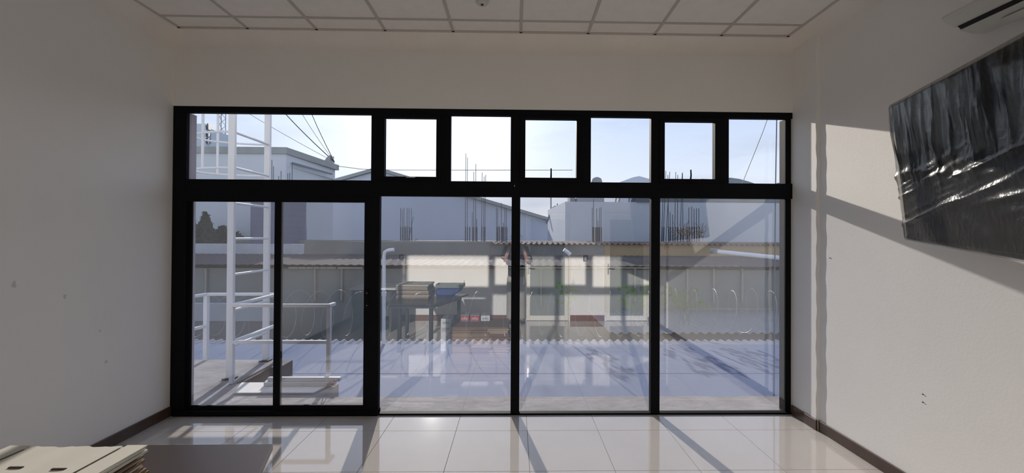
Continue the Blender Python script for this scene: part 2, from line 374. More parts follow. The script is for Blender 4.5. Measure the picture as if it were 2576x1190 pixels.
# ================================================================== AIR CONDITIONER
acm = mat('air_conditioner_plastic', (0.60, 0.60, 0.56), 0.35)
ya, yb = 2.22, 1.34
A = Vector((2.345, 0, 2.845)); 
t = thing('air_conditioner', 'slim white wall air conditioner high on the right wall', 'air conditioner', (XR, ya, 2.72))
prof = [(XR, 2.86), (2.36, 2.86), (2.345, 2.845), (2.352, 2.832), (2.375, 2.815), (2.41, 2.800), (2.425, 2.798), (2.435, 2.806), (2.445, 2.806), (2.45, 2.782), (2.52, 2.765), (XR, 2.765)]
MB().prism(prof, yb, ya, 'y').build('body', acm, t, bevel=0.003)
MB().prism([(2.426, 2.799), (2.448, 2.783), (2.452, 2.79), (2.432, 2.805)], yb+0.02, ya-0.012, 'y').build('air_slot', mat('slot_black', (0.01, 0.01, 0.01), 0.8), t)
MB().prism([(2.49, 2.764), (2.53, 2.748), (2.56, 2.75), (2.56, 2.766)], yb+0.05, ya-0.16, 'y').build('underside_tray', acm, t, bevel=0.003)
MB().prism([(2.353, 2.8315), (2.376, 2.8145), (2.378, 2.812), (2.354, 2.829)], yb+0.01, ya-0.01, 'y').build('flap', acm, t)

# ================================================================== TELEVISION IN WRINKLED PLASTIC
def tvp(u, v, w=0.0):
    # u along the width from the window end (0..1), v upwards (0..1), w out of the screen towards the room
    b = Vector((2.415, 2.50, 1.622)).lerp(Vector((1.846, 1.268, 1.520)), u); tpt = Vector((2.315, 2.50, 2.455)).lerp(Vector((1.746, 1.268, 2.365)), u)
    n_ = Vector((-0.9, 0.416, -0.11)).normalized()
    return b.lerp(tpt, v)+n_*w
tv = thing('television', 'large flat television wrapped in crinkled clear plastic on right wall', 'television', tvp(0.5, 0, 0))
def slab(u0, u1, v0, v1, w0, w1): return MB().hexa([tvp(u0, v0, w0), tvp(u1, v0, w0), tvp(u1, v0, w1), tvp(u0, v0, w1), tvp(u0, v1, w0), tvp(u1, v1, w0), tvp(u1, v1, w1), tvp(u0, v1, w1)])
TVB = mat('television_plastic', (0.012, 0.012, 0.013), 0.35); TVS = mat('television_screen', (0.006, 0.006, 0.007), 0.08)
slab(0.01, 0.99, 0.01, 0.99, -0.045, -0.008).build('casing', TVB, tv, bevel=0.006)
slab(0.016, 0.984, 0.03, 0.98, -0.012, -0.004).build('screen', TVS, tv)
slab(0.012, 0.988, 0.008, 0.03, -0.012, -0.001).build('bezel', TVB, tv)
m = bpy.data.materials.new('crinkled_plastic_wrap'); m.use_nodes = True; tt = m.node_tree; tt.nodes.clear()
o = tt.nodes.new('ShaderNodeOutputMaterial'); mixs = tt.nodes.new('ShaderNodeMixShader'); mixs.inputs[0].default_value = 0.55
trn = tt.nodes.new('ShaderNodeBsdfTransparent'); trn.inputs[0].default_value = (0.85, 0.85, 0.82, 1)
prn = tt.nodes.new('ShaderNodeBsdfPrincipled'); prn.inputs['Base Color'].default_value = (0.012, 0.0115, 0.010, 1); prn.inputs['Roughness'].default_value = 0.24; prn.inputs['IOR'].default_value = 1.6
tcn = tt.nodes.new('ShaderNodeTexCoord'); mpn = tt.nodes.new('ShaderNodeMapping'); mpn.inputs['Scale'].default_value = (1.5, 1.5, 0.9)
nn = tt.nodes.new('ShaderNodeTexNoise'); nn.inputs['Scale'].default_value = 14; nn.inputs['Detail'].default_value = 5; nn.inputs['Distortion'].default_value = 1.2
bpn = tt.nodes.new('ShaderNodeBump'); bpn.inputs['Strength'].default_value = 0.22; bpn.inputs['Distance'].default_value = 0.02
for a, b in ((tcn.outputs['Object'], mpn.inputs[0]), (mpn.outputs[0], nn.inputs[0]), (nn.outputs['Fac'], bpn.inputs['Height']), (bpn.outputs[0], prn.inputs['Normal']),
             (trn.outputs[0], mixs.inputs[1]), (prn.outputs[0], mixs.inputs[2]), (mixs.outputs[0], o.inputs[0])): tt.links.new(a, b)
PLW = m
nu, nv = 150, 90; vs = []; fs = []
rr = random.Random(3)
folds = [(rr.uniform(0, 1), rr.uniform(0.004, 0.013), rr.uniform(0.004, 0.014), rr.uniform(0.30, 0.72), rr.uniform(-0.06, 0.06)) for _ in range(64)]
diag = [(rr.uniform(-0.2, 0.9), rr.uniform(0.05, 0.5), rr.uniform(0.006, 0.016), rr.uniform(0.25, 0.6), rr.uniform(0.003, 0.010)) for _ in range(20)]
for j in range(nv+1):
    for i in range(nu+1):
        u, v = i/nu, j/nv; w = 0.010
        for c0, s_, a_, vmin, lean in folds:                # folds hanging from the top edge
            k = max(0.0, min(1.0, (v-vmin)/0.25))*(0.35+0.65*max(0.0, min(1.0, (1.02-v)/0.25))); w += a_*k*math.exp(-((u-c0-lean*(1-v))/s_)**2)
        for c0, v0, s_, sl_, a_ in diag:                    # slanting creases in the lower part
            dd = (v-v0)-sl_*(u-c0)*0.8; k = max(0, min(1, (0.62-v)/0.2))*math.exp(-((u-c0-0.25)/0.25)**2)
            w += a_*k*math.exp(-(dd/s_)**2)
        w += 0.012*math.exp(-((v-0.46-0.03*math.sin(u*9))/0.03)**2)*(0.5+0.5*math.sin(u*40+3*math.sin(u*13)))
        w += 0.003*math.sin(u*23+v*17)
        ed = min(u, 1-u, v, 1-v); w = w*min(1, ed/0.02)+0.001
        du = 0.006*math.sin(v*21)+0.004*math.sin(v*9+1) if i in (0, nu) else 0
        vs.append(tvp(u+du*(1 if i == 0 else -1), v, w))
for j in range(nv):
    for i in range(nu): fs.append((j*(nu+1)+i, j*(nu+1)+i+1, (j+1)*(nu+1)+i+1, (j+1)*(nu+1)+i))
pw = MB().add(vs, fs).build('plastic_wrap', PLW, tv, smooth=False)
pw.data.polygons.foreach_set('use_smooth', [True]*len(pw.data.polygons)); pw['label'] = 'crinkled glossy plastic film'
br = MB(); mid = tvp(0.5, 0.5, -0.045)
br.box(XR-0.035, XR-0.001, mid.y-0.1, mid.y+0.1, mid.z-0.15, mid.z+0.15); br.bar((XR-0.035, mid.y, mid.z), mid, 0.05, 0.08)
br.build('wall_bracket', TVB, tv)

# small scuffs: a nail and plaster dabs on the right wall
for px, py in ((2088, 649), (2322, 992), (2322, 1012)):
    d = _ray(px, py); tq = XR/d.x; p = Vector((XR, d.y*tq, EYE+d.z*tq))
    t = tag(MB().lathe([(0.0045, -0.001), (0.0045, 0.0035)], (0, 0, 0), 8).build('nail', mat('rusty_nail', (0.12, 0.1, 0.09), 0.6)), {2088: 'tiny nail in right wall beside the column', 2322: 'upper of two tiny marks low on right wall' if py < 1000 else 'lower of two tiny marks low on right wall'}[px], 'nail')
    t.rotation_euler = (0, -math.pi/2, 0); t.location = p

# ================================================================== TABLE AND CARTONS IN FRONT OF THE CAMERA
TZ = 0.69
ORD = ['first', 'second', 'third', 'fourth', 'fifth', 'sixth', 'seventh', 'eighth', 'ninth', 'tenth', 'eleventh', 'twelfth', 'thirteenth', 'fourteenth', 'fifteenth', 'sixteenth']
TOPM = mat('brown_laminate', (0.055, 0.038, 0.034), 0.33, 0.15, 3, spec=0.5); LEGM = mat('dark_steel_tube', (0.035, 0.033, 0.032), 0.4)
ty = 1.88
tb = thing('trapezoid_table', 'low trapezoid table with brown top and dark round legs', 'table', (-1.5, 1.5, 0))
c0 = Vector((-1.80, ty)); c1 = Vector((-1.085, ty+0.005)); c2 = Vector((-0.74, 0.90)); c3 = Vector((-1.80, 0.90))
MB().prism([tuple(c0), tuple(c1), tuple(c2), tuple(c3)], TZ-0.028, TZ, 'z').build('tabletop', TOPM, tb, bevel=0.003)
MB().prism([(-1.74, ty-0.05), (-1.13, ty-0.05), (-0.84, 0.98), (-1.74, 0.98)], TZ-0.075, TZ-0.028, 'z').build('apron', LEGM, tb)
for x, y in ((-1.60, ty-0.085), (-1.16, ty-0.085), (-0.88, 1.00), (-1.70, 1.00)):
    MB().lathe([(0.033, 0), (0.033, 0.01), (0.030, 0.012), (0.030, TZ-0.07)], (x, y, 0), 20).build('leg', LEGM, tb, smooth=True)

KR = mat('white_kraft_board', (0.68, 0.66, 0.56), 0.85, 0.06, 6); KB = mat('brown_corrugated_board', (0.30, 0.20, 0.12), 0.9, 0.25, 9)
SLIT = mat('carton_slit', (0.03, 0.025, 0.02), 0.9)
bx0, bx1, by0, by1 = -1.745, -1.272, 0.99, 1.462
nC = 11; hC = (0.895-TZ)/nC
for k in range(nC):
    z0 = TZ+k*hC+0.0008; r = random.Random(k)
    ox = r.uniform(-0.006, 0.006)+(0.012*math.sin(k*0.55)); oy = r.uniform(-0.006, 0.006)
    if k == nC-1: ox = oy = 0
    t = thing('flat_carton', {0: 'flattened brown carton, lowest of the stack on the brown table', nC-1: 'cream folded carton with slit lid, topmost of the stack on the brown table'}.get(k, 'flattened carton, %s from the bottom of the stack on the brown table' % ORD[k]), 'carton', ((bx0+bx1)/2, (by0+by1)/2, z0), 'flat cartons stacked on the table')
    top = k == nC-1
    # bowed sheet: the right edge bulges a little
    def sheet(za, zb, x0, x1, y0, y1, bow):
        vs = []; n_ = 10
        for i in range(n_+1):
            yy = y0+(y1-y0)*i/n_; b = bow*math.sin(math.pi*i/n_); vs += [(x0, yy, za), (x1+b, yy, za), (x1+b, yy, zb), (x0, yy, zb)]
        fs = [(0, 1, 2, 3), tuple(4*n_+q for q in (3, 2, 1, 0))]
        for i in range(n_):
            for q in range(4): fs.append((4*i+q, 4*i+4+q, 4*i+4+(q+1) % 4, 4*i+(q+1) % 4))
        return MB().add(vs, fs)
    sheet(z0, z0+hC*0.42, bx0+ox, bx1+ox, by0+oy, by1+oy, 0.010+0.008*math.sin(k)).build('lower_board', KB if not top else KR, t)
    sheet(z0+hC*0.50, z0+hC*0.93, bx0+ox, bx1+ox-0.004, by0+oy, by1+oy-0.003, 0.004).build('upper_board', KR if top or k % 3 else KB, t)
    if top:
        zt = z0+hC*0.93
        for xa, xb in ((bx0, bx0+0.07), (bx1-0.074, bx1-0.004)):
            MB().box(xa, xb, by0, by1+0.004, zt, zt+0.004).build('side_flap', KR, t, bevel=0.001)
        for xa, xb in ((bx0+0.0705, bx0+0.0755), (bx1-0.0795, bx1-0.0745)):
            MB().box(xa, xb, by0, by1-0.02, zt-0.001, zt+0.0012).build('slit', SLIT, t)
        vs = []; n_ = 16
        for i in range(n_+1):
            x = bx0+0.08+(bx1-bx0-0.164)*i/n_; zz = zt+0.0012+0.0015*math.sin(i*0.9)
            vs += [(x, by0, zz), (x, by1-0.004+0.003*math.sin(i*2.1), zz), (x, by1-0.004+0.003*math.sin(i*2.1), zz+0.0015), (x, by0, zz+0.0015)]
        fs = [(0, 1, 2, 3), tuple(4*n_+q for q in (3, 2, 1, 0))]+[(4*i+q, 4*i+4+q, 4*i+4+(q+1) % 4, 4*i+(q+1) % 4) for i in range(n_) for q in range(4)]
        MB().add(vs, fs).build('lid', KR, t)
        for px, py in ((40, 1175), (148, 1179)):
            q = gz(px, py, zt+0.004)
            MB().box(q.x-0.022, q.x+0.022, q.y-0.004, q.y+0.004, zt+0.0015, zt+0.0048).build('hand_slot', SLIT, t, bevel=0.001)
TOPS = 0.895

# grey plastic tray resting on a blue folded bag, at the wide end of the table
BLU = mat('blue_woven_bag', (0.03, 0.07, 0.28), 0.6, 0.4, 12); GRT = mat('grey_green_tray', (0.22, 0.25, 0.24), 0.5)
t = tag(MB().prism([(-1.225, TZ), (-0.96, TZ), (-0.86, TZ+0.06), (-0.80, TZ+0.11), (-0.96, TZ+0.125), (-1.21, TZ+0.12)], 0.95, 1.17, 'y').build('blue_bag', BLU, None, bevel=0.02), 'folded blue bag under the grey tray on brown table', 'bag')
for k in range(5):
    pass
z1 = TZ+0.127
t = thing('plastic_tray', 'grey green plastic tray lying on blue bag beside the cartons', 'tray', (-1.0, 1.06, z1))
MB().box(-1.22, -0.79, 0.93, 1.19, z1, z1+0.015).build('base', GRT, t, bevel=0.003)
for b in ((-1.22, -0.79, 0.93, 0.94), (-1.22, -0.79, 1.18, 1.19), (-1.22, -1.21, 0.94, 1.18), (-0.80, -0.79, 0.94, 1.18)):
    MB().box(b[0], b[1], b[2], b[3], z1+0.015, z1+0.055).build('rim', GRT, t, bevel=0.002)
MB().tube([(-0.79, 1.1, z1+0.05), (-0.785, 1.1, z1+0.11)], 0.004, 8).build('peg', GRT, t)

# ================================================================== DESK BY THE BACK WALL (seen in the glass)
DT_ = mat('white_desk_top', (0.70, 0.70, 0.68), 0.4); DD = mat('dark_desk_panel', (0.05, 0.045, 0.042), 0.5)
dk = thing('desk', 'desk with white top and dark panels by the left back corner', 'desk', (-2.3, 0.3, 0))
MB().box(-2.75, -1.93, -0.10, 0.66, 0.715, 0.745).build('desktop', DT_, dk, bevel=0.003)
MB().box(-2.10, -2.07, -0.06, 0.62, 0.0, 0.715).build('end_panel', DD, dk, bevel=0.003)
MB().box(-2.72, -2.69, -0.06, 0.62, 0.0, 0.715).build('end_panel', DD, dk, bevel=0.003)
MB().box(-2.69, -2.10, 0.50, 0.52, 0.25, 0.715).build('modesty_panel', DD, dk)

# ================================================================== CARDBOARD STACK ON THE FLOOR AND SMALL PACKAGES
CBS = [mat('cardboard_%s' % nme, c_, 0.9, 0.25, 8) for nme, c_ in (('tan', (0.33, 0.21, 0.12)), ('brown', (0.22, 0.13, 0.075)), ('pale', (0.42, 0.30, 0.19)))]
sx0, sx1, sy0, sy1 = -0.865, -0.075, 1.30, 1.90
nS = 16; hS = 0.375/nS
for k in range(nS):
    r = random.Random(k+50); z0 = k*hS+0.0006
    tnm = {0: 'flattened brown cardboard box, lowest of the stack on the floor', nS-1: 'dark brown flattened box, topmost of the stack on the floor'}.get(k, 'flattened cardboard box, %s from the bottom of the stack on the floor' % ORD[k])
    t = thing('flattened_box', tnm, 'cardboard box', ((sx0+sx1)/2, 1.6, z0), 'flattened boxes stacked on the floor')
    a, b = sx0+r.uniform(-0.015, 0.015), sx1+r.uniform(-0.02, 0.02); c_ = sy1+r.uniform(-0.012, 0.012)
    s1 = a+(b-a)*r.uniform(0.3, 0.4); s2 = a+(b-a)*r.uniform(0.62, 0.72)
    if k == nS-1: MB().box(a, b, sy0, c_, z0, z0+hS*0.92).build('board', CBS[1], t, bevel=0.004)
    else:
        for q, (u0, u1) in enumerate(((a, s1), (s1+0.002, s2), (s2+0.002, b))):
            MB().box(u0, u1, sy0, c_-r.uniform(0, 0.01), z0, z0+hS*r.uniform(0.8, 0.93)).build('board', CBS[(k//4+q) % 3], t, bevel=0.003)
WHB = mat('white_carton', (0.72, 0.71, 0.70), 0.6); REDL = mat('red_label', (0.42, 0.03, 0.035), 0.5); GRB = mat('grey_carton_top', (0.25, 0.25, 0.26), 0.6)
INK = mat('black_ink', (0.02, 0.02, 0.02), 0.6); WINK = mat('white_ink', (0.8, 0.8, 0.8), 0.6)
zt = 0.376
ypk = 1.34
for k, (px0, px1, lm, txt_, lab) in enumerate(((1157, 1180, REDL, 'info', 'small package with red info label, left of the two red ones'), (1182, 1207, REDL, 'info', 'small package with red info label beside the white labelled one'), (1209, 1233, WHB, 'info', 'small package with white info label, rightmost on the cardboard stack'))):
    x0 = mirror(px0, 790, ypk+0.20).x; x1 = mirror(px1, 790, ypk+0.20).x
    t = thing('small_package', lab, 'package', ((x0+x1)/2, ypk+0.06, zt))
    MB().box(x0+0.002, x1-0.002, ypk, ypk+0.20, zt, zt+0.095).build('carton', GRB, t, bevel=0.003)
    MB().box(x0+0.006, x1-0.006, ypk+0.20, ypk+0.2015, zt+0.012, zt+0.083).build('label', lm, t)
    text(txt_, 0.062, ((x0+x1)/2, ypk+0.2022, zt+0.045), (math.pi/2, 0, 0), WINK if lm is REDL else INK, t)
x0, x1 = mirror(1127, 790, 1.74).x, mirror(1153, 790, 1.74).x
t = thing('tall_carton', 'tall narrow white carton standing beside the cardboard stack', 'carton', (x0, 1.5, 0))
x1 = sx0-0.03; x0 = x1-0.14
MB().box(x0, x1, 1.48, 1.74, 0.0, 0.455).build('carton', WHB, t, bevel=0.003)
MB().box(x0+0.004, x1-0.004, 1.484, 1.736, 0.455, 0.457).build('lid', GRB, t)
text('info', 0.06, ((x0+x1)/2, 1.7412, 0.40), (math.pi/2, 0, 0), INK, t)
for q in range(3): MB().box(x0+0.012, x1-0.012-0.02*q, 1.7402, 1.7408, 0.32-0.02*q, 0.326-0.02*q).build('print_line', INK, t)

# white cable trunking down the right wall under the television (seen in the glass)
t = thing('cable_trunking', 'thin white cable trunking running down the right wall under television', 'trunking', (XR, 0.67, 0.09))
MB().box(XR-0.028, XR, 0.65, 0.69, 0.09, 1.50).build('channel', DW, t, bevel=0.003)
MB().box(XR-0.05, XR, 0.62, 0.72, 1.42, 1.58).build('outlet_box', DW, t, bevel=0.004)

# ================================================================== THE PERSON HOLDING THE PHONE (seen in the glass)
SKIN = mat('skin', (0.42, 0.24, 0.17), 0.55, 0.12, 20); HAIR = mat('dark_hair', (0.02, 0.015, 0.012), 0.6, 0.3, 60, 0.6, 150)
SHIRT = mat('black_cotton', (0.022, 0.02, 0.022), 0.9, 0.3, 10, 0.3, 40); TRIM = mat('pale_trim', (0.5, 0.5, 0.45), 0.8)
PANTS = mat('stone_trousers', (0.36, 0.33, 0.29), 0.9, 0.15, 8, 0.3, 25); SHOE = mat('dark_shoe', (0.03, 0.026, 0.024), 0.6)
PX0, PY0 = 0.03, -0.185
def skinmesh(name, chains, m, parent, sub=2, extra=None):
    # chains: list of lists of (x, y, z, rx[, ry]); a point may be an index reference ('@', i) to branch from an earlier vertex
    vs = []; es = []; rad = []; roots = []
    for ch in chains:
        prev = None
        for p in ch:
            if p[0] == '@': prev = p[1]; continue
            vs.append(Vector(p[:3])); rad.append((p[3], p[4] if len(p) > 4 else p[3])); i = len(vs)-1
            if prev is not None: es.append((prev, i))
            else: roots.append(i)
            prev = i
    o0 = wloc(parent); me = bpy.data.meshes.new(name); me.from_pydata([v-o0 for v in vs], es, [])
    o = bpy.data.objects.new(name, me); COL.objects.link(o); o.parent = parent
    md = o.modifiers.new('skin', 'SKIN'); md.use_smooth_shade = True
    lay = me.skin_vertices[0].data
    for i, r in enumerate(rad): lay[i].radius = r
    for i in roots: lay[i].use_root = True
    sb = o.modifiers.new('sub', 'SUBSURF'); sb.levels = sub; sb.render_levels = sub
    bpy.context.view_layer.update()
    ev = o.evaluated_get(bpy.context.evaluated_depsgraph_get()); nm = bpy.data.meshes.new_from_object(ev)
    o.modifiers.clear(); o.data = nm; nm.materials.clear(); nm.materials.append(m)
    nm.polygons.foreach_set('use_smooth', [True]*len(nm.polygons))
    bpy.data.meshes.remove(me)
    if extra: extra(nm, o0)
    return o
person = thing('person', 'person in black T-shirt and stone trousers holding up a phone, back to wall', 'person', (PX0, PY0, 0))
def P(x, y, z): return (PX0+x, PY0+y, z)
body = []
body.append([(*P(0, 0, 0.94), 0.15, 0.10), (*P(0, 0, 1.08), 0.135, 0.09), (*P(0, 0.0, 1.25), 0.155, 0.095), (*P(0, -0.005, 1.38), 0.135, 0.085), (*P(0, 0.0, 1.455), 0.06, 0.06), (*P(0, 0.01, 1.53), 0.055, 0.055)])
# legs from the pelvis (vertex 0)
for s in (-1, 1):
    body.append([('@', 0), (*P(s*0.09, 0.0, 0.86), 0.088, 0.088), (*P(s*0.10, 0.015, 0.50), 0.06, 0.06), (*P(s*0.105, -0.01, 0.30), 0.052, 0.055), (*P(s*0.11, -0.02, 0.09), 0.038, 0.04), (*P(s*0.12, 0.05, 0.045), 0.04, 0.035), (*P(s*0.13, 0.12, 0.03), 0.035, 0.025)])
# arms from the chest (vertex 3): upper arm down, elbow out, forearm up to the phone
HZ = 1.625
for s in (-1, 1):
    body.append([('@', 3), (*P(s*0.175, 0.0, 1.385), 0.055), (*P(s*0.205, 0.045, 1.26), 0.046), (*P(s*0.205, 0.085, 1.165), 0.042), (*P(s*0.165, 0.115, 1.30), 0.037), (*P(s*0.115, 0.130, 1.44), 0.028), (*P(s*0.098, 0.135, 1.50), 0.025)])
# palms: cupped behind the two ends of the phone, fingers as separate chains
PHY = -0.022                                             # the phone stands just behind the lens position
hand = []
for s in (-1, 1):
    hx = s*0.098
    hand.append([(PX0+hx, PY0+0.137, 1.515, 0.020, 0.014), (PX0+s*0.096, PY0+0.138, 1.545, 0.034, 0.014), (PX0+s*0.094, PY0+0.140, 1.585, 0.036, 0.013)])
    for q, (dx, ln) in enumerate(((0.026, 0.062), (0.009, 0.072), (-0.008, 0.068), (-0.024, 0.052))):
        bx_ = PX0+s*(0.094+dx*0.9); zb = 1.588
        hand.append([(bx_, PY0+0.140, zb, 0.009), (bx_-s*0.004, PY0+0.147, zb+ln*0.45, 0.0088), (bx_-s*0.012, PY0+0.158, zb+ln*0.75, 0.008), (bx_-s*0.022, PY0+0.164, zb+ln*0.88, 0.0068)])
    hand.append([(PX0+s*0.070, PY0+0.136, 1.545, 0.011), (PX0+s*0.052, PY0+0.138, 1.575, 0.0105), (PX0+s*0.040, PY0+0.142, 1.598, 0.009), (PX0+s*0.034, PY0+0.146, 1.612, 0.008)])
def add_head(nm, o0):
    bm = bmesh.new(); bm.from_mesh(nm)
    c = Vector(P(0, 0.025, 1.63))
    r = bmesh.ops.create_uvsphere(bm, u_segments=40, v_segments=28, radius=1.0)
    for v in r['verts']:
        x, y, z = v.co
        w = 0.076*(1-0.20*max(0, -z)**1.5); d = 0.096*(1-0.10*max(0, -z)); h = 0.122
        X, Y, Z = x*w, y*d, z*h
        f = max(0.0, y)
        Y += 0.022*math.exp(-(x/0.16)**2-((z+0.12)/0.20)**2)*f*(1.0 if z < 0.1 else 0.6)            # nose
        Y -= 0.010*(math.exp(-((abs(x)-0.40)/0.17)**2-((z-0.06)/0.12)**2))*f                         # eye sockets
        Y += 0.006*math.exp(-(x/0.35)**2-((z+0.50)/0.06)**2)*f+0.006*math.exp(-(x/0.33)**2-((z+0.60)/0.06)**2)*f-0.006*math.exp(-(x/0.30)**2-((z+0.55)/0.03)**2)*f   # lips
        Y += 0.008*math.exp(-(x/0.3)**2-((z+0.85)/0.12)**2)*f                                         # chin
        Y += 0.005*math.exp(-((z-0.20)/0.08)**2)*f                                                    # brow
        v.co = c+Vector((X, Y, Z))-o0
    for s in (-1, 1):
        e = bmesh.ops.create_uvsphere(bm, u_segments=14, v_segments=10, radius=1.0)
        for v in e['verts']: v.co = c+Vector((s*0.079+v.co.x*0.010, -0.004+v.co.y*0.016+0.2*v.co.x*0.01*s, -0.004+v.co.z*0.030))-o0
    bm.to_mesh(nm); bm.free(); nm.polygons.foreach_set('use_smooth', [True]*len(nm.polygons))
bodyo = skinmesh('body', body+hand, SKIN, person, 2, add_head)
c = Vector(P(0, 0.025, 1.63))
EW = mat('eye_white', (0.75, 0.73, 0.7), 0.3); EI = mat('dark_iris', (0.03, 0.015, 0.01), 0.2)
for s in (-1, 1):
    ec = c+Vector((s*0.030, 0.076, 0.008))
    ey = MB().lathe([(0.002, -0.0085), (0.008, -0.006), (0.0115, 0), (0.008, 0.006), (0.002, 0.0085)], ec, 14).build('eye', EW, person, smooth=True)
    MB().tube([ec+Vector((0, 0.009, 0)), ec+Vector((0, 0.0122, 0))], 0.005, 12).build('iris', EI, ey)
    MB().tube([c+Vector((s*0.014, 0.091, 0.028)), c+Vector((s*0.030, 0.090, 0.034)), c+Vector((s*0.047, 0.080, 0.028))], 0.004, 6).build('eyebrow', HAIR, person, smooth=True)
MB().tube([c+Vector((-0.024, 0.080, -0.067)), c+Vector((0, 0.094, -0.066)), c+Vector((0.024, 0.080, -0.067))], 0.0035, 6).build('mouth', mat('lips', (0.30, 0.12, 0.10), 0.5), person, smooth=True)
hb = MB(); vs = []; fs = []; nu, nv = 36, 14
for j in range(nv+1):
    th = math.pi*0.60*j/nv
    for i in range(nu):
        ph = 2*math.pi*i/nu; x, y, z = math.sin(th)*math.cos(ph), math.sin(th)*math.sin(ph), math.cos(th)
        lim = 0.30 if y > 0.3 else (-0.1 if y > -0.2 else -0.55)
        zz = max(z, lim); k = 1.07+0.02*math.sin(i*2.3+j)
        vs.append(c+Vector((x*0.076*k, y*0.096*k-0.004, zz*0.122*k+0.003)))
for j in range(nv):
    for i in range(nu): fs.append((j*nu+i, j*nu+(i+1) % nu, (j+1)*nu+(i+1) % nu, (j+1)*nu+i))
hb.add(vs, fs).build('hair', HAIR, person, smooth=True)
sh = [[(*P(0, 0, 0.74), 0.150, 0.110), (*P(0, 0, 0.86), 0.172, 0.122), (*P(0, 0, 1.02), 0.160, 0.112), (*P(0, 0, 1.25), 0.172, 0.110), (*P(0, -0.005, 1.38), 0.150, 0.098), (*P(0, 0.0, 1.435), 0.075, 0.070)]]
for s in (-1, 1): sh.append([('@', 4), (*P(s*0.180, 0.0, 1.39), 0.068), (*P(s*0.212, 0.045, 1.26), 0.066), (*P(s*0.218, 0.062, 1.215), 0.068)])
skinmesh('t_shirt', sh, SHIRT, person, 2)
for s in (-1, 1):
    a, b = Vector(P(s*0.219, 0.066, 1.205)), Vector(P(s*0.217, 0.060, 1.218))
    MB().tube([a, b], 0.062, 20).build('sleeve_band', TRIM, person, smooth=True)['label'] = 'pale sleeve trim'
tr_ = [[(*P(0, 0, 0.93), 0.155, 0.108), (*P(0, 0, 0.86), 0.150, 0.108)]]
for s in (-1, 1): tr_.append([('@', 1), (*P(s*0.092, 0.0, 0.78), 0.098, 0.098), (*P(s*0.10, 0.012, 0.50), 0.080, 0.080), (*P(s*0.105, -0.008, 0.28), 0.074, 0.076), (*P(s*0.11, -0.012, 0.12), 0.070, 0.074), (*P(s*0.11, -0.010, 0.03), 0.062, 0.066)])
skinmesh('trousers', tr_, PANTS, person, 2)
for s in (-1, 1):
    vs = []; fs = []; n_ = 14; prof_ = [(-0.075, 0.034, 0.075), (-0.05, 0.042, 0.085), (0.0, 0.043, 0.088), (0.06, 0.044, 0.070), (0.12, 0.048, 0.052), (0.17, 0.040, 0.042), (0.195, 0.018, 0.03)]
    bxs = PX0+s*0.115; bys = PY0-0.01
    for y_, w_, h_ in prof_:
        for i in range(n_):
            a_ = 2*math.pi*i/n_; vs.append((bxs+s*y_*0.1+w_*math.cos(a_), bys+y_, max(0.0, h_*0.5+h_*0.62*math.sin(a_))))
    for j in range(len(prof_)-1):
        for i in range(n_): fs.append((j*n_+i, j*n_+(i+1) % n_, (j+1)*n_+(i+1) % n_, (j+1)*n_+i))
    fs += [tuple(range(n_)), tuple((len(prof_)-1)*n_+i for i in range(n_-1, -1, -1))]
    MB().add(vs, fs).build('shoe', SHOE, person, smooth=True)
ph = thing('phone', 'dark smartphone held sideways in both hands of the person', 'phone', (0.03, PHY, HZ-0.03))
MB().box(-0.052, 0.112, PHY-0.004, PHY+0.004, 1.592, 1.668).build('casing', mat('phone_case', (0.02, 0.02, 0.024), 0.3), ph, bevel=0.003, seg=2)
MB().box(-0.048, 0.108, PHY-0.0046, PHY-0.0038, 1.596, 1.664).build('screen', mat('phone_screen', (0.01, 0.01, 0.012), 0.1), ph)
for q in range(3): MB().tube([(0.0-0.0, PHY+0.004, 1.650-0.016*q), (0.0, PHY+0.006, 1.650-0.016*q)], 0.006, 14).build('lens', mat('lens_glass', (0.01, 0.01, 0.02), 0.05), ph, smooth=True)

# ================================================================== OUTSIDE
FAR = 'beyond the window'
struct('ground', MB().box(-700, 700, 4.2, 900, -6.3, -6.0), mat('city_ground', (0.20, 0.19, 0.17), 0.95, 0.3, 0.05))
struct('lower_storey', MB().box(XL-3.5, XR+3, -1.0, 3.955, -6.0, -0.91), OUTW)
# ---- ledge of concrete outside the window and the roof slab at the left
led = MB(); yl = gz(1100, 997, -0.01).y; n_ = 60; vs = []
x0_, x1_ = -1.93, 3.4
for i in range(n_+1):
    x = x0_+(x1_-x0_)*i/n_; r = random.uniform(-0.008, 0.008)
    vs += [(x, FY1-0.001, -0.5), (x, yl+r, -0.5), (x, yl+r, -0.016), (x, yl-0.02+r, -0.008+random.uniform(-0.002, 0.002)), (x, FY1-0.001, -0.008)]
fs = [(0, 1, 2, 3, 4), tuple(5*n_+q for q in (4, 3, 2, 1, 0))]+[(5*i+q, 5*i+5+q, 5*i+5+(q+1) % 5, 5*i+(q+1) % 5) for i in range(n_) for q in range(5)]
struct('concrete_ledge', led.add(vs, fs), CONC)
struct('roof_slab', MB().prism([(-9.0, FY1+0.005), (-1.93, FY1+0.005), (-1.93, 4.585), (-3.06, 4.585), (-3.06, 5.44), (-4.15, 5.46), (-4.4, 5.20), (-9.0, 4.9)], -0.9, -0.004, 'z'), CONC)
struct('roof_curb', MB().box(-3.062, -3.02, 4.59, 5.44, -0.9, -0.02), CONCD)
struct('side_wall_block', MB().box(-3.018, -2.90, 5.16, 5.46, -0.7, -0.012), mat('dark_block', (0.045, 0.04, 0.045), 0.8))
a, b = gz(845, 965, 0.01), gz(590, 965, 0.01)
sp = tag(MB().prism([(-2.86, 4.27), (-2.06, 4.27), (-1.955, 4.57), (-2.98, 4.57)], -0.003, 0.014, 'z').build('white_sheet', mat('pale_board', (0.72, 0.70, 0.66), 0.7, 0.08, 5), None, bevel=0.002), 'pale flat board lying on the concrete under the guard rail', 'board')
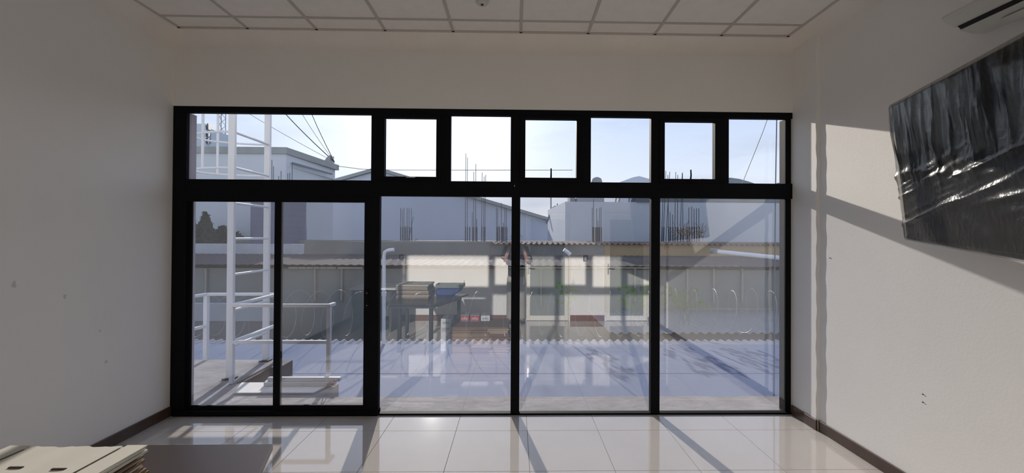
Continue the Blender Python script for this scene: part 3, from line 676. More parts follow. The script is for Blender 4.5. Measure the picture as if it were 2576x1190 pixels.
for k, (dy, dz, xa, xb) in enumerate(((0.0, 0.0, 662, 842), (0.05, 0.0, 658, 835), (0.025, 0.043, 668, 852))):
    p, q = gz(xa, 968, 0.035), gz(xb, 968, 0.035)
    t = tag(MB().box(p.x, q.x, 4.44+dy, 4.482+dy, 0.015+dz, 0.057+dz).build('metal_tube', WHITEM, None, bevel=0.004),
            ('white square tube lying nearest the glass door', 'white square tube lying farthest from the glass door', 'white square tube resting on top of the two others')[k], 'tube', 'white tubes lying on the pale board')
t = tag(MB().tube([gz(828, 962, 0.11)+Vector((0, 0, 0.0)), gz(823, 968, 0.03), gz(838, 968, 0.03), gz(829, 963, 0.105), gz(842, 955, 0.12)], 0.006, 6).build('red_tie', mat('red_tape', (0.35, 0.03, 0.02), 0.5), None), 'red tie around the white tubes', 'tie')
t.location = (0, 0, 0)

# ---- guard rail round the roof hatch
gr = thing('guard_rail', 'white tubular guard rail around the roof hatch behind glass door', 'railing', (-2.5, 4.6, 0))
RW = 0.042
gxl, gxr, gyf, gyb = -3.085, -2.035, 4.57, 5.44
ZT, ZM = 0.855, 0.455
for x, y, z0 in ((gxl, gyf, 0), (gxr, gyf, -0.02), (gxl, gyb, -0.02)):
    MB().box(x-RW/2, x+RW/2, y-RW/2, y+RW/2, z0, ZT-0.02).build('post', WHITEM, gr, bevel=0.003)
for z in (ZT, ZM):
    MB().bar((gxl, gyf, z), (gxr+0.02, gyf, z), 0.04, 0.035).build('rail', WHITEM, gr, bevel=0.003)
    MB().bar((gxl, gyf+0.02, z), (gxl, gyb, z), 0.04, 0.035).build('rail', WHITEM, gr, bevel=0.003)
MB().bar((gxr, gyf+0.02, ZT), (gxr+0.005, gyf+0.12, ZT), 0.04, 0.035).build('rail', WHITEM, gr, bevel=0.003)
MB().tube([(gxr-0.02, gyf, ZM-0.02), (gxr+0.02, gyf, ZM-0.03)], 0.012, 8).build('bolt', mat('rusty_bolt', (0.05, 0.04, 0.035), 0.7), gr)
er = thing('edge_railing', 'white bent tubular railing along the far edge of the roof slab', 'railing', (-3.9, 5.4, 0))
pp = [(-3.13, 5.46), (-4.00, 5.43), (-4.03, 5.22), (-3.85, 4.86), (-3.72, 4.5)]
for z in (0.85, 0.44):
    for i in range(4):
        if z < 0.5 and i == 0: continue
        MB().bar((*pp[i], z), (*pp[i+1], z), 0.04, 0.035).build('rail', WHITEM, er, bevel=0.003)
for x, y in ((pp[1]), (pp[2]), (pp[4])): MB().box(x-0.025, x+0.025, y-0.025, y+0.025, -0.005, 0.84).build('post', WHITEM, er, bevel=0.003)

# ---- caged ladder
ld = thing('caged_ladder', 'tall white caged ladder rising from the roof slab at left', 'ladder', (-3.24, 5.05, 0))
lx = at(584, 700, 4.75).x; ly0, ly1 = 4.73, 5.40
for y, w in ((ly0, 0.09), (ly1, 0.09)):
    MB().box(lx-0.036, lx+0.036, y-0.02, y+0.02, 0, 4.6).build('side_rail', WHITEM, ld, bevel=0.003)
    MB().box(lx-0.06, lx+0.06, y-0.05, y+0.05, 0, 0.012).build('foot_plate', mat('rusty_plate', (0.06, 0.05, 0.045), 0.7), ld)
zr = 1.582
for k in range(-3, 8):
    z = zr+0.405*k
    MB().tube([(lx+0.02, ly0+0.02, z), (lx+0.02, ly1-0.02, z)], 0.015, 10).build('rung', WHITEM, ld, smooth=True)
yc = (ly0+ly1)/2
hoopr = (0.66, 0.335)
for z in (2.39, 2.80, 3.205, 3.61, 4.02, 4.43):
    pts = [(lx-hoopr[0]*math.sin(math.pi*i/20), yc-hoopr[1]*math.cos(math.pi*i/20), z) for i in range(21)]
    MB().tube(pts, 0.013, 8).build('cage_hoop', WHITEM, ld, smooth=True)
for a_ in (35, 62, 125):
    x, y = lx-hoopr[0]*math.sin(math.radians(a_)), yc-hoopr[1]*math.cos(math.radians(a_))
    MB().box(x-0.014, x+0.014, y-0.005, y+0.005, 2.38, 4.5).build('cage_bar', WHITEM, ld)

# ---- corrugated sheets
def corr(x0, x1, y0, y1, z0, z1, pitch, amp, m, name, parent=None, thick=0.008, per=8, ny=1):
    n_ = max(4, int((x1-x0)/pitch*per)); mb = MB(); vs = []
    for j in range(ny+1):
        y = y0+(y1-y0)*j/ny; z = z0+(z1-z0)*j/ny
        for i in range(n_+1):
            x = x0+(x1-x0)*i/n_; vs.append((x, y, z+amp*math.cos(2*math.pi*x/pitch)))
    tot = len(vs); vs += [(p[0], p[1], p[2]-thick) for p in vs]; fs = []; w_ = n_+1
    for j in range(ny):
        for i in range(n_):
            a = j*w_+i; fs.append((a, a+1, a+w_+1, a+w_)); fs.append((tot+a, tot+a+w_, tot+a+w_+1, tot+a+1))
    for i in range(n_):
        fs.append((i, tot+i, tot+i+1, i+1)); q = ny*w_+i; fs.append((q, q+1, tot+q+1, tot+q))
    mb.add(vs, fs); o = mb.build(name, m, parent); o.data.polygons.foreach_set('use_smooth', [True]*len(o.data.polygons))
    try: o.data.set_sharp_from_angle(angle=math.radians(60))
    except Exception: pass
    return o
ROOFW2 = mat('pale_roof_sheet', (0.20, 0.22, 0.27), 0.8, 0.1, 2, spec=0.05)
nr = thing('flat_roof', 'blue coated roof with wavy sheet edge just below the window', 'roof', (0, 6.5, -0.65))
zf = at(1400, 856, 9.0).z+0.0
zn = zf+0.03
x = -9.45
pit = 0.175
zs = zf+0.012
while x < 8.5:
    w_ = pit*6
    corr(x, x+w_+0.03, 8.45, 9.0, zf, zf, pit, 0.027, ROOFW2, 'roof_sheet', nr)
    x += w_
for y0_, y1_, zz in ((6.75, 8.55, zs+0.018), (4.63, 6.78, zs+0.012)):
    MB().box(-9.4, 8.5, y0_, y1_, zz-0.05, zz).build('roof_panel', ROOFW, nr, bevel=0.004)
MB().box(-9.4, 8.5, 4.6, 8.9, -3.0, zf-0.09).build('wall_below', OUTW, nr)

LGR = mat('pale_asbestos', (0.26, 0.27, 0.28), 0.85, 0.15, 1.5, spec=0.05)
z_a = at(1800, 838, 11.5).z; z_b = at(1800, 781, 15.3).z
lr = tag(corr(at(1535, 838, 11.5).x, 12.5, 11.5, 15.3, z_a, z_b, 0.25, 0.03, LGR, 'lower_roof', ny=1), 'pale grey corrugated roof in the yard beyond the white roof, right side', 'roof')
dw = MB(); dw.box(at(1560, 838, 11.6).x, 12.4, 11.7, 12.0, -6, z_a-0.06); tag(dw.build('yard_shade_wall', mat('dark_yard_tone', (0.14, 0.14, 0.145), 0.9)), 'dark wall painted as the shade under the pale corrugated yard roof', 'wall')  # dark colour stands in for the shade beneath the roof edge
t = tag(MB().box(-12.5, at(700, 780, 13).x, 13.0, 13.25, at(600, 808, 13).z, at(600, 765, 13).z).build('garden_wall', mat('blue_grey_wall', (0.33, 0.36, 0.40), 0.9, 0.2, 1)), 'low blue grey wall section behind the ladder foot', 'wall')
t = tag(MB().box(-12.5, at(700, 780, 13).x, 13.02, 13.2, -6, at(600, 808, 13).z).build('retaining_wall', mat('dark_yard_tone', (0.14, 0.14, 0.145), 0.9)), 'dark wall beneath the low blue grey wall section', 'wall')

# ---- long green grey house front with a brown corrugated roof
GY = 15.6
hw = thing('green_house', 'long green grey single storey house front beyond razor wire', 'building', (0, GY, -6))
zt_ = at(1300, 672, GY).z
GRN = mat('green_grey_render', (0.25, 0.27, 0.25), 0.9, 0.25, 0.7)
MB().box(-15, 12, GY, GY+3.3, -6, zt_-0.08).build('front_wall', GRN, hw)
PST = mat('pale_post', (0.36, 0.36, 0.33), 0.8, 0.3, 6)
for px, yb_ in ((519, 745), (793, 757), (860, 757), (1361, 770), (1597, 760), (1729, 780), (1795, 760), (1867, 762), (1947, 780)):
    p = at(px, 676, GY-0.06); q = at(px, yb_, GY-0.06)
    MB().box(p.x-0.035, p.x+0.035, GY-0.10, GY-0.002, q.z, p.z).build('post', PST, hw, bevel=0.01)
GUT = mat('pale_gutter', (0.42, 0.42, 0.34), 0.6)
for px0, px1 in ((727, 750), (752, 770), (772, 789), (791, 805), (807, 822), (824, 845), (850, 912), (1280, 1390), (1392, 1500), (1502, 1645)):
    p, q = at(px0, 673.5, GY-0.1), at(px1, 673.5, GY-0.1)
    MB().box(p.x, q.x, GY-0.15, GY-0.05, p.z-0.03, p.z+0.03).build('gutter', GUT, hw)
MB().box(at(1729, 700, GY).x, at(1947, 700, GY).x, GY-0.02, GY+0.02, at(1800, 780, GY).z, at(1800, 775, GY).z).build('sill', PST, hw)
BRN = mat('brown_asbestos', (0.12, 0.108, 0.108), 0.9, 0.2, 0.8, spec=0.03)
z0_, z1_ = at(1300, 668, GY-0.4).z, at(1300, 642, 18.9).z
xx = -15.0
while xx < 12:
    corr(xx, xx+3.05, GY-0.4, 18.9, z0_, z1_, 0.30, 0.014, BRN, 'roof_sheet', hw, per=7); xx += 3.0

# ---- party walls above
def wallx(px0, px1, py0, py1, Y, th, m, name, label, cat='wall', zlow=None):
    a, b = at(px0, py0, Y), at(px1, py0, Y); c_ = at((px0+px1)/2, py1, Y)
    return tag(MB().box(a.x, b.x, Y, Y+th, c_.z if zlow is None else zlow, at((px0+px1)/2, py0, Y).z).build(name, m), label, cat)
WST = mat('stained_white_wall', (0.62, 0.63, 0.66), 0.9, 0.35, 0.9, col2=(0.36, 0.38, 0.40))
wallx(300, 765, 613, 646, 19.0, 0.25, WST, 'parapet_wall', 'white stained parapet wall behind the ladder', zlow=-2)
OLV = mat('olive_grey_wall', (0.30, 0.30, 0.28), 0.9, 0.4, 0.6)
wallx(765.5, 1234, 608, 646, 19.0, 0.25, OLV, 'boundary_wall', 'olive grey boundary wall under the rebar clusters', zlow=-2)
wallx(1234.5, 1519, 614, 646, 19.0, 0.25, OLV, 'boundary_wall', 'olive grey wall under the left half of the wavy tile roof', zlow=-2)
wallx(1519.5, 2100, 616, 646, 19.0, 0.25, mat('ochre_wall', (0.50, 0.36, 0.20), 0.9, 0.15, 0.8), 'boundary_wall', 'ochre painted wall under the right part of the wavy tile roof', zlow=-2)
CLAY = mat('faded_clay_sheet', (0.24, 0.18, 0.15), 0.9, 0.4, 2.5, spec=0.03)
cr_ = thing('tile_roof', 'narrow faded clay wavy roof in front of the rebar clusters', 'roof', (5, 19, 1.2))
xx = at(1234, 612, 18.9).x
za, zb = at(1500, 614, 18.85).z, at(1500, 609, 20.6).z
while xx < 14.4:
    corr(xx, xx+1.53, 18.85, 20.6, za, zb, 0.25, 0.045, CLAY, 'roof_sheet', cr_, per=8); xx += 1.5
# ---- starter bars
zd = at(1300, 606, 20.9).z
struct('roof_deck', MB().box(-14, 14.5, 20.65, 22.2, -6, zd-0.02), OLV)
REB = mat('dark_rebar', (0.035, 0.04, 0.055), 0.7)
def rebars(label, bars, Y=20.9, base=606):
    zb_ = at(bars[0][0], base, Y).z
    t = thing('rebar_cluster', label, 'rebar', (at(bars[0][0], base, Y).x, Y, zb_), 'column starter bars on the far wall')
    for k, (px, py, *lean) in enumerate(bars):
        dy = (k % 2)*0.22; p = at(px, base, Y+dy); q = at(px+(lean[0] if lean else 0), py, Y+dy)
        MB().tube([p-Vector((0, 0, 0.1)), q], 0.014, 6).build('bar', REB, t, smooth=True)
        if py < 575 and not (lean and abs(lean[0]) > 8):
            m_ = p.lerp(q, min(1, (606-571)/(606-py))); MB().tube([p+Vector((0.03, 0, -0.1)), m_+Vector((0.028, 0, 0))], 0.014, 6).build('lap_bar', REB, t, smooth=True)
rebars('rebar cluster of seven bars, leftmost in the wide fixed pane', [(1007, 523, 1), (1012, 528), (1016, 523), (1020, 568), (1024, 523), (1029, 524), (1035, 523), (1026, 545, 14), (1036, 600, 14)])
rebars('tallest rebar cluster, reaching into the upper panes', [(1170, 386, 2), (1175, 396, 1), (1181, 571), (1188, 534), (1191, 432, 1), (1196, 412, 1), (1199, 551), (1211, 434, 2), (1216, 444, 2), (1219, 440, 3)])
rebars('short rebar cluster just left of the middle mullion', [(1249, 522), (1252, 526), (1256, 568), (1261, 510), (1266, 560), (1270, 522), (1274, 523), (1263, 571)])
rebars('rebar cluster in front of the flat topped block', [(1490, 522), (1493, 500), (1498, 572), (1501, 524), (1507, 572), (1508, 523), (1512, 521), (1504, 555)])
rebars('dense rebar cluster beside the last mullion', [(1664, 436, 6), (1668, 430, 7), (1675, 432, 10), (1682, 440, -2), (1686, 533), (1692, 540), (1697, 433, 3), (1704, 440, 1), (1711, 436, 5), (1718, 434, -1), (1728, 560), (1733, 522), (1740, 520), (1746, 525), (1752, 524), (1758, 524)])
rebars('rebar cluster standing behind the upper left pane', [(684, 402), (688, 418), (701, 443), (707, 430), (724, 436), (729, 435), (735, 408)], Y=21.4)

# ---- buildings
BLW = mat('pale_blue_grey_render', (0.62, 0.66, 0.70), 0.9, 0.12, 0.25)
BLG = mat('blue_grey_render', (0.56, 0.61, 0.70), 0.9, 0.10, 0.2)
ba = thing('flat_roofed_building', 'pale flat roofed building with side wall, far left', 'building', (-20, 23, -6))
zA = at(720, 371, 22.5).z; xA = at(720, 371, 22.5).x; Yb = 28.0
pB = at(843, 413, Yb)
MB().prism([(-34, 22.5), (xA, 22.5), (at(838, 440, Yb).x, Yb), (-34, Yb)], -6, at(838, 452, Yb).z, 'z').build('lower_walls', BLW, ba)
MB().prism([(-34, 22.5), (xA, 22.5), (pB.x, Yb), (-34, Yb)], at(838, 452, Yb).z, zA-0.12, 'z').build('upper_walls', BLW, ba)
MB().prism([(-34, 22.42), (xA+0.06, 22.42), (pB.x+0.22, Yb+0.1), (-34, Yb+0.1)], zA-0.35, zA, 'z').build('parapet_cap', mat('cap_concrete', (0.36, 0.38, 0.38), 0.9, 0.2, 1), ba)
MB().bar(at(718, 410, 22.9)+Vector((0.4, 0, 0)), at(823, 438, 27.0)+Vector((0.3, 0, 0)), 0.12, 0.08).build('wall_conduit', mat('conduit_grey', (0.2, 0.22, 0.25), 0.7), ba)
MB().prism([(pB.x-0.6, zA), (pB.x-0.05, zA), (pB.x-0.08, zA+0.55), (pB.x-0.2, zA+0.5)], Yb-0.6, Yb, 'y').build('anchor_block', mat('cap_concrete', (0.36, 0.38, 0.38), 0.9, 0.2, 1), ba)
tw = thing('roof_tower', 'grey roof tower with slatted vents on the far left roof', 'tower', (-19, 27, zA))
p, q = at(492, 311, 25), at(517, 311, 25); r_ = at(537, 318, 28)
MB().prism([(p.x, 25), (q.x, 25), (r_.x, 28), (p.x, 28)], zA, p.z, 'z').build('tower_walls', mat('tower_render', (0.48, 0.56, 0.62), 0.9), tw)
for k in range(3):
    a, b = at(520, 318+18*k, 25.2), at(535, 323+16*k, 27.6)
    MB().bar(a+Vector((0.05, 0, 0)), b+Vector((0.05, 0, 0)), 0.08, 0.35).build('vent', mat('vent_dark', (0.12, 0.15, 0.19), 0.8), tw)
# lattice mast
ms = thing('lattice_mast', 'slender steel lattice mast behind the far left roof', 'mast', (-24, 34, zA))
MS = mat('mast_steel', (0.22, 0.25, 0.28), 0.6, metal=0.3)
legs = [at(546, 365, 34), at(567, 365, 34), at(556, 365, 34.6)]
HM = 20.0
base_z = -6.0
lp = [Vector((v.x, v.y, base_z)) for v in legs]
for v in lp: MB().tube([v, v+Vector((0, 0, HM))], 0.035, 6).build('mast_leg', MS, ms)
for k in range(34):
    for i in range(3):
        a, b = lp[i], lp[(i+1) % 3]; z = k*HM/34
        MB().tube([a+Vector((0, 0, z)), b+Vector((0, 0, z+HM/34))], 0.018, 4).build('brace', MS, ms)
an = at(556, 350, 30); an.z = zA
t = thing('roof_fan', 'small machine with curved arms at the foot of the mast', 'machine', an)
MB().lathe([(0.36, 0), (0.36, 0.3), (0.22, 0.5), (0.1, 0.7)], an, 14).build('body', MS, t, smooth=True)
for s in (-1, 1): MB().tube([an+Vector((0, 0, 0.6)), an+Vector((s*0.25, 0, 0.8)), an+Vector((s*0.45, 0, 0.65))], 0.04, 6).build('arm', MS, t, smooth=True)
# gabled warehouse
gb = thing('gabled_warehouse', 'very wide blue grey gabled warehouse filling the background', 'building', (-11, 36, -6))
Yg = 36.0
ap = at(952, 430, Yg); rl = at(1430, 571, Yg); sl_ = (ap.z-rl.z)/(rl.x-ap.x)
xr_ = rl.x+0.6; xl_ = ap.x-(xr_-ap.x)*1.0
MB().prism([(xl_, -6), (xr_, -6), (xr_, ap.z-sl_*(xr_-ap.x)), (ap.x, ap.z), (xl_, ap.z-sl_*(ap.x-xl_))], Yg, Yg+30, 'y').build('walls', BLG, gb)
for s, xe in ((1, xr_+0.8), (-1, xl_-0.8)):
    ze = ap.z-sl_*abs(xe-ap.x)
    MB().prism([(ap.x, ap.z+0.02), (xe, ze+0.02), (xe, ze+0.30), (ap.x, ap.z+0.30)], Yg-0.35, Yg+30, 'y').build('roof_slope', mat('warehouse_roof', (0.30, 0.32, 0.33), 0.7), gb)
p = at(832, 560, Yg); MB().box(p.x-0.03, p.x+0.03, Yg-0.03, Yg, -4, at(832, 490, Yg).z).build('joint_strip', mat('joint_grey', (0.22, 0.25, 0.30), 0.9), gb)
# flat topped block at right
bc = thing('concrete_block_house', 'flat topped blue grey house block right of centre', 'building', (9, 25, -6))
Yc = 24.0
a, b = at(1422, 508, Yc), at(2040, 510, Yc)
ls = at(1378, 545, 32.0); zC = at(1600, 508.5, Yc).z
MB().prism([(a.x, Yc), (b.x, Yc), (b.x, 32), (ls.x, 32)], -6, zC, 'z').build('walls', BLW, bc)
MB().prism([(at(1601, 508, Yc).x, Yc-0.1), (at(1637, 508, Yc).x, Yc-0.1), (at(1637, 508, Yc).x, Yc+1), (at(1601, 508, Yc).x, Yc+1)], zC-0.0, zC+0.6, 'z').build('roof_box', mat('dark_tank', (0.15, 0.16, 0.18), 0.8), bc)
for x0p, x1p, h_, m_ in ((1434, 1447, 0.5, (0.2, 0.21, 0.22)), (1451, 1520, 0.32, (0.33, 0.34, 0.36)), (1640, 1760, 0.7, (0.20, 0.20, 0.19))):
    p, q = at(x0p, 500, Yc+1), at(x1p, 500, Yc+1); MB().box(p.x, q.x, Yc+1, Yc+2.2, zC-0.02, zC+h_).build('roof_box', mat('roof_box_%d' % x0p, m_, 0.9), bc)
for x0p, x1p, s in ((1548, 1556, 1), (1556, 1566, -1), (1582, 1586, 1), (1588, 1600, -1)):
    p, q = at(x0p, 508, Yc+0.5), at(x1p, 492, Yc+0.5); MB().bar((p.x, Yc+0.5, zC), (q.x, Yc+0.5, zC+1.1), 0.08).build('brace', mat('grey_brace', (0.2, 0.21, 0.2), 0.8), bc)
dt = at(1501, 446, 30); 
t = thing('water_tank', 'round topped grey water tank on a roof, small in upper pane', 'tank', (dt.x, 30, zC))
MB().lathe([(0.40, 0), (0.40, dt.z-zC-0.3), (0.33, dt.z-zC-0.1), (0.15, dt.z-zC)], (dt.x, 30, zC), 20).build('shell', mat('grey_tank', (0.22, 0.23, 0.24), 0.6), t, smooth=True)
rl_ = thing('roof_rail', 'bent pipe rail on the edge of the warehouse roof', 'rail', at(1380, 560, 31))
MB().tube([at(1374, 562, 31), at(1384, 540, 31), at(1391, 523, 31), at(1396, 520, 31), at(1408, 520, 31), at(1411, 525, 31)], 0.075, 8).build('pipe', MS, rl_, smooth=True)
MB().tube([at(1386, 568, 31), at(1386, 480, 31)], 0.05, 6).build('pole', MS, rl_)
MB().tube([at(1402, 530, 31), at(1402, 512, 31)], 0.04, 6).build('stub', MS, rl_)
gh = tag(MB().prism([(at(1555, 459, 45).x, -6), (at(1655, 459, 45).x, -6), (at(1655, 456, 45).x, at(1655, 456, 45).z), (at(1608, 443, 45).x, at(1608, 443, 45).z), (at(1592, 446, 45).x, at(1592, 446, 45).z), (at(1560, 458, 45).x, at(1560, 458, 45).z)], 45, 60, 'y').build('distant_house', BLG), 'distant grey gable just above the transom in the fifth upper pane', 'building')
# black water tank behind the sliding door
wt = thing('ribbed_water_tank', 'large dark ribbed water tank seen through the sliding door', 'tank', (at(703, 560, 21).x, 21, 0))
ca = at(703, 560, 21); r0 = (at(766, 560, 20.5).x-at(640, 560, 20.5).x)/2; zb_ = at(703, 613, 21).z; zt2 = zb_+3.0
prof = []; nrb = 9
for k in range(nrb*4+1):
    prof.append((r0*(1.0+(0.008 if k % 4 == 0 else 0.0)), (zt2-0.4-zb_)*k/(nrb*4)))
prof += [(r0*0.8, zt2-zb_-0.15), (r0*0.3, zt2-zb_)]
MB().lathe(prof, (ca.x, 21, zb_), 32).build('shell', mat('dark_blue_tank', (0.11, 0.13, 0.21), 0.5), wt, smooth=True)
MB().lathe([(0.3, 0), (0.3, 0.1), (0.2, 0.14)], (ca.x, 21, zt2), 16).build('lid', mat('dark_blue_tank', (0.06, 0.075, 0.13), 0.5), wt)
wt.location.z = 0
MB().box(ca.x-r0, ca.x+r0, 21-r0, 21+r0, -6, zb_).build('plinth', OLV, wt)
# hills
hl = []
def hill(pts, Y, name, lab):
    ps = [at(x, y, Y) for x, y in pts]
    poly = [(ps[0].x, -6)]+[(p.x, p.z) for p in ps]+[(ps[-1].x, -6)]
    mb = MB(); n = len(poly); vs = [(u, Y, w) for u, w in poly]+[(u, Y+250, w*0.2-6*0.8) for u, w in poly]
    fs = [tuple(range(n))]+[(i, (i+1) % n, n+(i+1) % n, n+i) for i in range(n)]
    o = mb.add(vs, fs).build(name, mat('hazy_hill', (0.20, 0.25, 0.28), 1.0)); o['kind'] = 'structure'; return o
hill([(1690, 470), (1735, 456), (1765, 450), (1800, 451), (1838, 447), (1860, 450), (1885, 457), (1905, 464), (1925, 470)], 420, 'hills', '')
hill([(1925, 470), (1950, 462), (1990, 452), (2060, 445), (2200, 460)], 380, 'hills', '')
# ---- trees
def foliage(name, c, sx, sz, n_, m, parent, seed, leaf=0.16):
    r = random.Random(seed); mb = MB()
    for k in range(n_):
        t_ = r.random()**0.7; a = r.uniform(0, 6.283); rad = sx*(t_)*r.uniform(0.3, 1.0)
        p = Vector((c[0]+rad*math.cos(a), c[1]+rad*math.sin(a), c[2]+sz*(1-t_)+r.uniform(-0.1, 0.1)))
        u = Vector((r.gauss(0, 1), r.gauss(0, 1), r.gauss(0, 1))).normalized(); v = u.orthogonal().normalized(); l = leaf*r.uniform(0.6, 1.3)
        mb.add([p-u*l, p+v*l*0.45, p+u*l, p-v*l*0.45], [(0, 1, 2, 3)])
    o = mb.build(name, m, parent); o['kind'] = 'stuff'; return o
LEAF = mat('dark_conifer_green', (0.035, 0.065, 0.045), 0.8, 0.3, 2)
for k, (px, py, w_, lab) in enumerate(((517, 538, 44, 'tallest dark conifer behind the stained parapet'), (485, 558, 40, 'bushy dark tree at the left edge behind parapet'), (560, 572, 36, 'low dark conifer right of the tallest one'), (597, 588, 26, 'smallest dark conifer between the ladder rails'))):
    p = at(px, py, 20.4+0.55*k); b_ = at(px, 640, 20.4+0.55*k); sx = (at(px+w_, py, 20.3).x-p.x)
    t = thing('conifer', lab, 'tree', (p.x, p.y, b_.z-1.5))
    foliage('foliage', (p.x, p.y, b_.z-0.6), sx*1.15, p.z-b_.z+0.6, 2600 if k < 3 else 900, LEAF, t, k)
    MB().tube([(p.x, p.y, -6), (p.x, p.y, p.z-0.2)], 0.1, 8, r2=0.02).build('trunk', mat('bark', (0.06, 0.045, 0.035), 0.9), t)
# ---- overhead wires
WIR = mat('overhead_wire', (0.05, 0.055, 0.06), 0.6)
tip = at(842, 408, 27.5)
for k, (px, py, r_, lab) in enumerate(((700, 262, 0.030, 'thick wire rising left from the roof corner, second steepest'), (748, 262, 0.018, 'thin wire rising from the roof corner, between two thicker ones'), (776, 262, 0.030, 'steepest wire rising from the roof corner'), (560, 240, 0.014, 'faint lowest wire crossing behind the ladder'))):
    q = at(px, py, 27.5); q = tip+(q-tip)*1.35
    mid_ = [tip.lerp(q, i/8)-Vector((0, 0, 0.18*math.sin(math.pi*i/8))) for i in range(9)]
    tag(MB().tube(mid_, r_, 5).build('overhead_wire', WIR), lab, 'wire', 'wires anchored at the roof corner')
pts = [at(850+10*i, 418+10*(1-math.exp(-i*0.25)), 28) for i in range(60)]
tag(MB().tube([pts[0], pts[6], pts[14], pts[26], pts[40], pts[59]], 0.018, 5).build('overhead_wire', WIR), 'faint wire running right from the far roof corner', 'wire')
tag(MB().tube([at(1965, 200, 26), at(1920, 330, 26), at(1864, 470, 26)], 0.02, 5).build('overhead_wire', WIR), 'faint slanting wire in the last upper pane', 'wire')
tag(MB().tube([at(1956, 150, 4.4), at(1954, 300, 4.4), at(1951, 470, 4.4), at(1949, 700, 4.4), at(1947, 1000, 4.4)], 0.006, 6).build('hanging_cable', mat('cable_grey', (0.10, 0.12, 0.14), 0.6)), 'thin cable hanging straight down outside the rightmost pane', 'cable')
# ---- white pipes
WP = mat('white_pipe', (0.74, 0.75, 0.76), 0.4)
t = thing('gooseneck_pipe', 'white gooseneck pipe standing at the far roof edge, wide fixed pane', 'pipe', (at(966, 825, 8.6).x, 8.6, zf))
MB().tube([(at(966, 825, 8.6).x, 8.6, zf-0.02), at(966, 700, 8.6), at(966, 645, 8.6), at(968, 634, 8.6), at(975, 630, 8.6), at(991, 628, 8.6)], 0.035, 12).build('pipe', WP, t, smooth=True)
MB().tube([at(966, 745, 8.6), at(966, 735, 8.6)], 0.045, 12).build('collar', WP, t, smooth=True)
t = thing('slanted_pipe', 'long white pipe slanting across the ochre wall at right', 'pipe', at(1800, 633, 9.5))
MB().tube([at(1803, 633, 10.5), at(1975, 650, 10.0), at(2045, 656, 9.8)], 0.055, 12).build('pipe', WP, t, smooth=True)
MB().tube([at(1788, 631, 10.6), at(1806, 633, 10.48)], 0.07, 12).build('coupling', mat('grey_pvc', (0.25, 0.27, 0.29), 0.5), t, smooth=True)
q = at(2040, 656, 9.85); MB().tube([(q.x, q.y, -6), (q.x, q.y, q.z+0.1)], 0.05, 10).build('support_post', WP, t, smooth=True)
# small white pipe elbow on a stalk at the far end of the roof
p = at(1424, 634, 9.0)
t = thing('pipe_elbow', 'short white pipe elbow above the roof near the left white door reflection', 'pipe', p)
MB().tube([p+Vector((-0.05, 0, 0.05)), p+Vector((0.03, 0, 0.0)), p+Vector((0.09, 0, -0.06))], 0.045, 12).build('elbow', WP, t, smooth=True)
MB().tube([p+Vector((-0.04, 0.02, 0.04)), (p.x-0.04, 9.02, zf)], 0.012, 8).build('stalk', mat('grey_pvc', (0.25, 0.27, 0.29), 0.5), t)
# ---- razor wire
RAZ = mat('galvanised_wire', (0.30, 0.32, 0.32), 0.5, metal=0.3)
def coil(px0, px1, Y, pyt, pyb, label, step=0.44):
    xa, xb = at(px0, 780, Y).x, at(px1, 780, Y).x; zt_, zb_ = at(px0, pyt, Y).z, at(px0, pyb, Y).z
    r = (zt_-zb_)/2; zc = (zt_+zb_)/2; n_ = int((xb-xa)/step*22); pts = []
    for i in range(n_+1):
        a = 2*math.pi*i/22; rr_ = r*(1+0.05*math.sin(i*0.13)); pts.append((xa+(xb-xa)*i/n_+0.03*math.sin(i*0.29), Y+rr_*math.sin(a)*0.9, zc+rr_*math.cos(a)))
    mb = MB(); mb.tube(pts, 0.0035, 4)
    for i in range(0, n_, 2):
        p = Vector(pts[i]); mb.add([p+Vector((-0.018, 0, 0.012)), p+Vector((0, 0, -0.004)), p+Vector((0.018, 0, 0.012)), p+Vector((0, 0.004, 0.004))], [(0, 1, 2, 3)])
    t = tag(mb.build('razor_wire', RAZ), label, 'razor wire', 'razor wire along the far roof edge'); return t
coil(470, 700, 9.35, 745, 845, 'razor wire coil seen between the ladder rails')
coil(700, 952, 9.35, 731, 845, 'razor wire coil seen through the right sliding leaf')
coil(952, 1290, 9.35, 735, 845, 'razor wire coil behind the cartons reflection')
coil(1290, 1650, 9.35, 735, 845, 'razor wire coil behind the two white doors reflection')
coil(1650, 2010, 9.35, 728, 835, 'razor wire coil seen through the rightmost low pane')
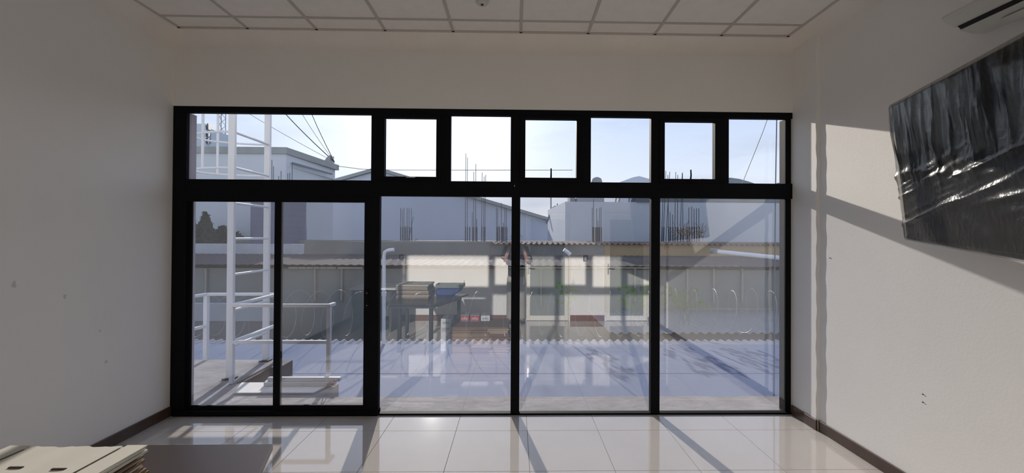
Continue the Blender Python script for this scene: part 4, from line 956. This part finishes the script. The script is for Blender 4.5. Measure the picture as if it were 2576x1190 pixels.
# ---- climbing plants
VLF = mat('vine_leaf_green', (0.13, 0.24, 0.06), 0.6, 0.3, 5)
def vine(px, py0, py1, w_, Y, n_, seed, lab):
    r = random.Random(seed); p0 = at(px, py1, Y); p1 = at(px, py0, Y); W_ = (at(px+w_, py0, Y).x-p1.x)
    t = thing('climbing_plant', lab, 'plant', (p0.x, Y, p0.z))
    st = MB(); lf = []
    for k in range(5):
        x = p0.x+r.uniform(-W_, W_)*0.4; pts = [Vector((x, Y, p0.z-0.4))]
        for i in range(5): pts.append(pts[-1]+Vector((r.uniform(-W_, W_)*0.3, r.uniform(-0.05, 0.05), (p1.z-p0.z+0.4)/5)))
        st.tube(pts, 0.006, 5)
    st.build('stem', mat('vine_stem', (0.12, 0.14, 0.07), 0.8), t)
    base = None
    for k in range(n_):
        p = Vector((p1.x+r.uniform(-W_, W_), Y+r.uniform(-0.1, 0.1), r.uniform(p0.z, p1.z))); u = Vector((r.gauss(0, 1), r.gauss(0, 0.4), r.gauss(0, 1))).normalized(); v = Vector((0, 1, 0)).cross(u).normalized(); l = r.uniform(0.05, 0.09)
        MB().add([p-u*l, p-u*l*0.2+v*l*0.5, p+u*l*0.7+v*l*0.25, p+u*l, p+u*l*0.7-v*l*0.25, p-u*l*0.2-v*l*0.5], [(0, 1, 2, 3, 4, 5)]).build('leaf', VLF, t)
vine(1425, 712, 775, 22, 9.7, 34, 1, 'green climbing plant by the left white door reflection')
vine(1600, 718, 780, 45, 9.7, 50, 2, 'broad green climbing plant by the right white door reflection')
vine(1720, 722, 775, 55, 9.7, 46, 3, 'green climbing plant in the rightmost low pane')
# dry branches near the dense rebar cluster
r = random.Random(9); mb = MB()
for k in range(60):
    p = at(r.uniform(1700, 1775), r.uniform(585, 607), 20.8); q = p+Vector((r.uniform(-0.5, 0.5), r.uniform(-0.2, 0.2), r.uniform(0.1, 0.7))); mb.tube([p, p.lerp(q, 0.5)+Vector((r.uniform(-0.1, 0.1), 0, 0)), q], 0.012, 4)
tag(mb.build('dry_brushwood', mat('dry_twig', (0.34, 0.24, 0.15), 0.9)), 'tangle of dry twigs beside the dense rebar cluster', 'brushwood', kind='stuff')
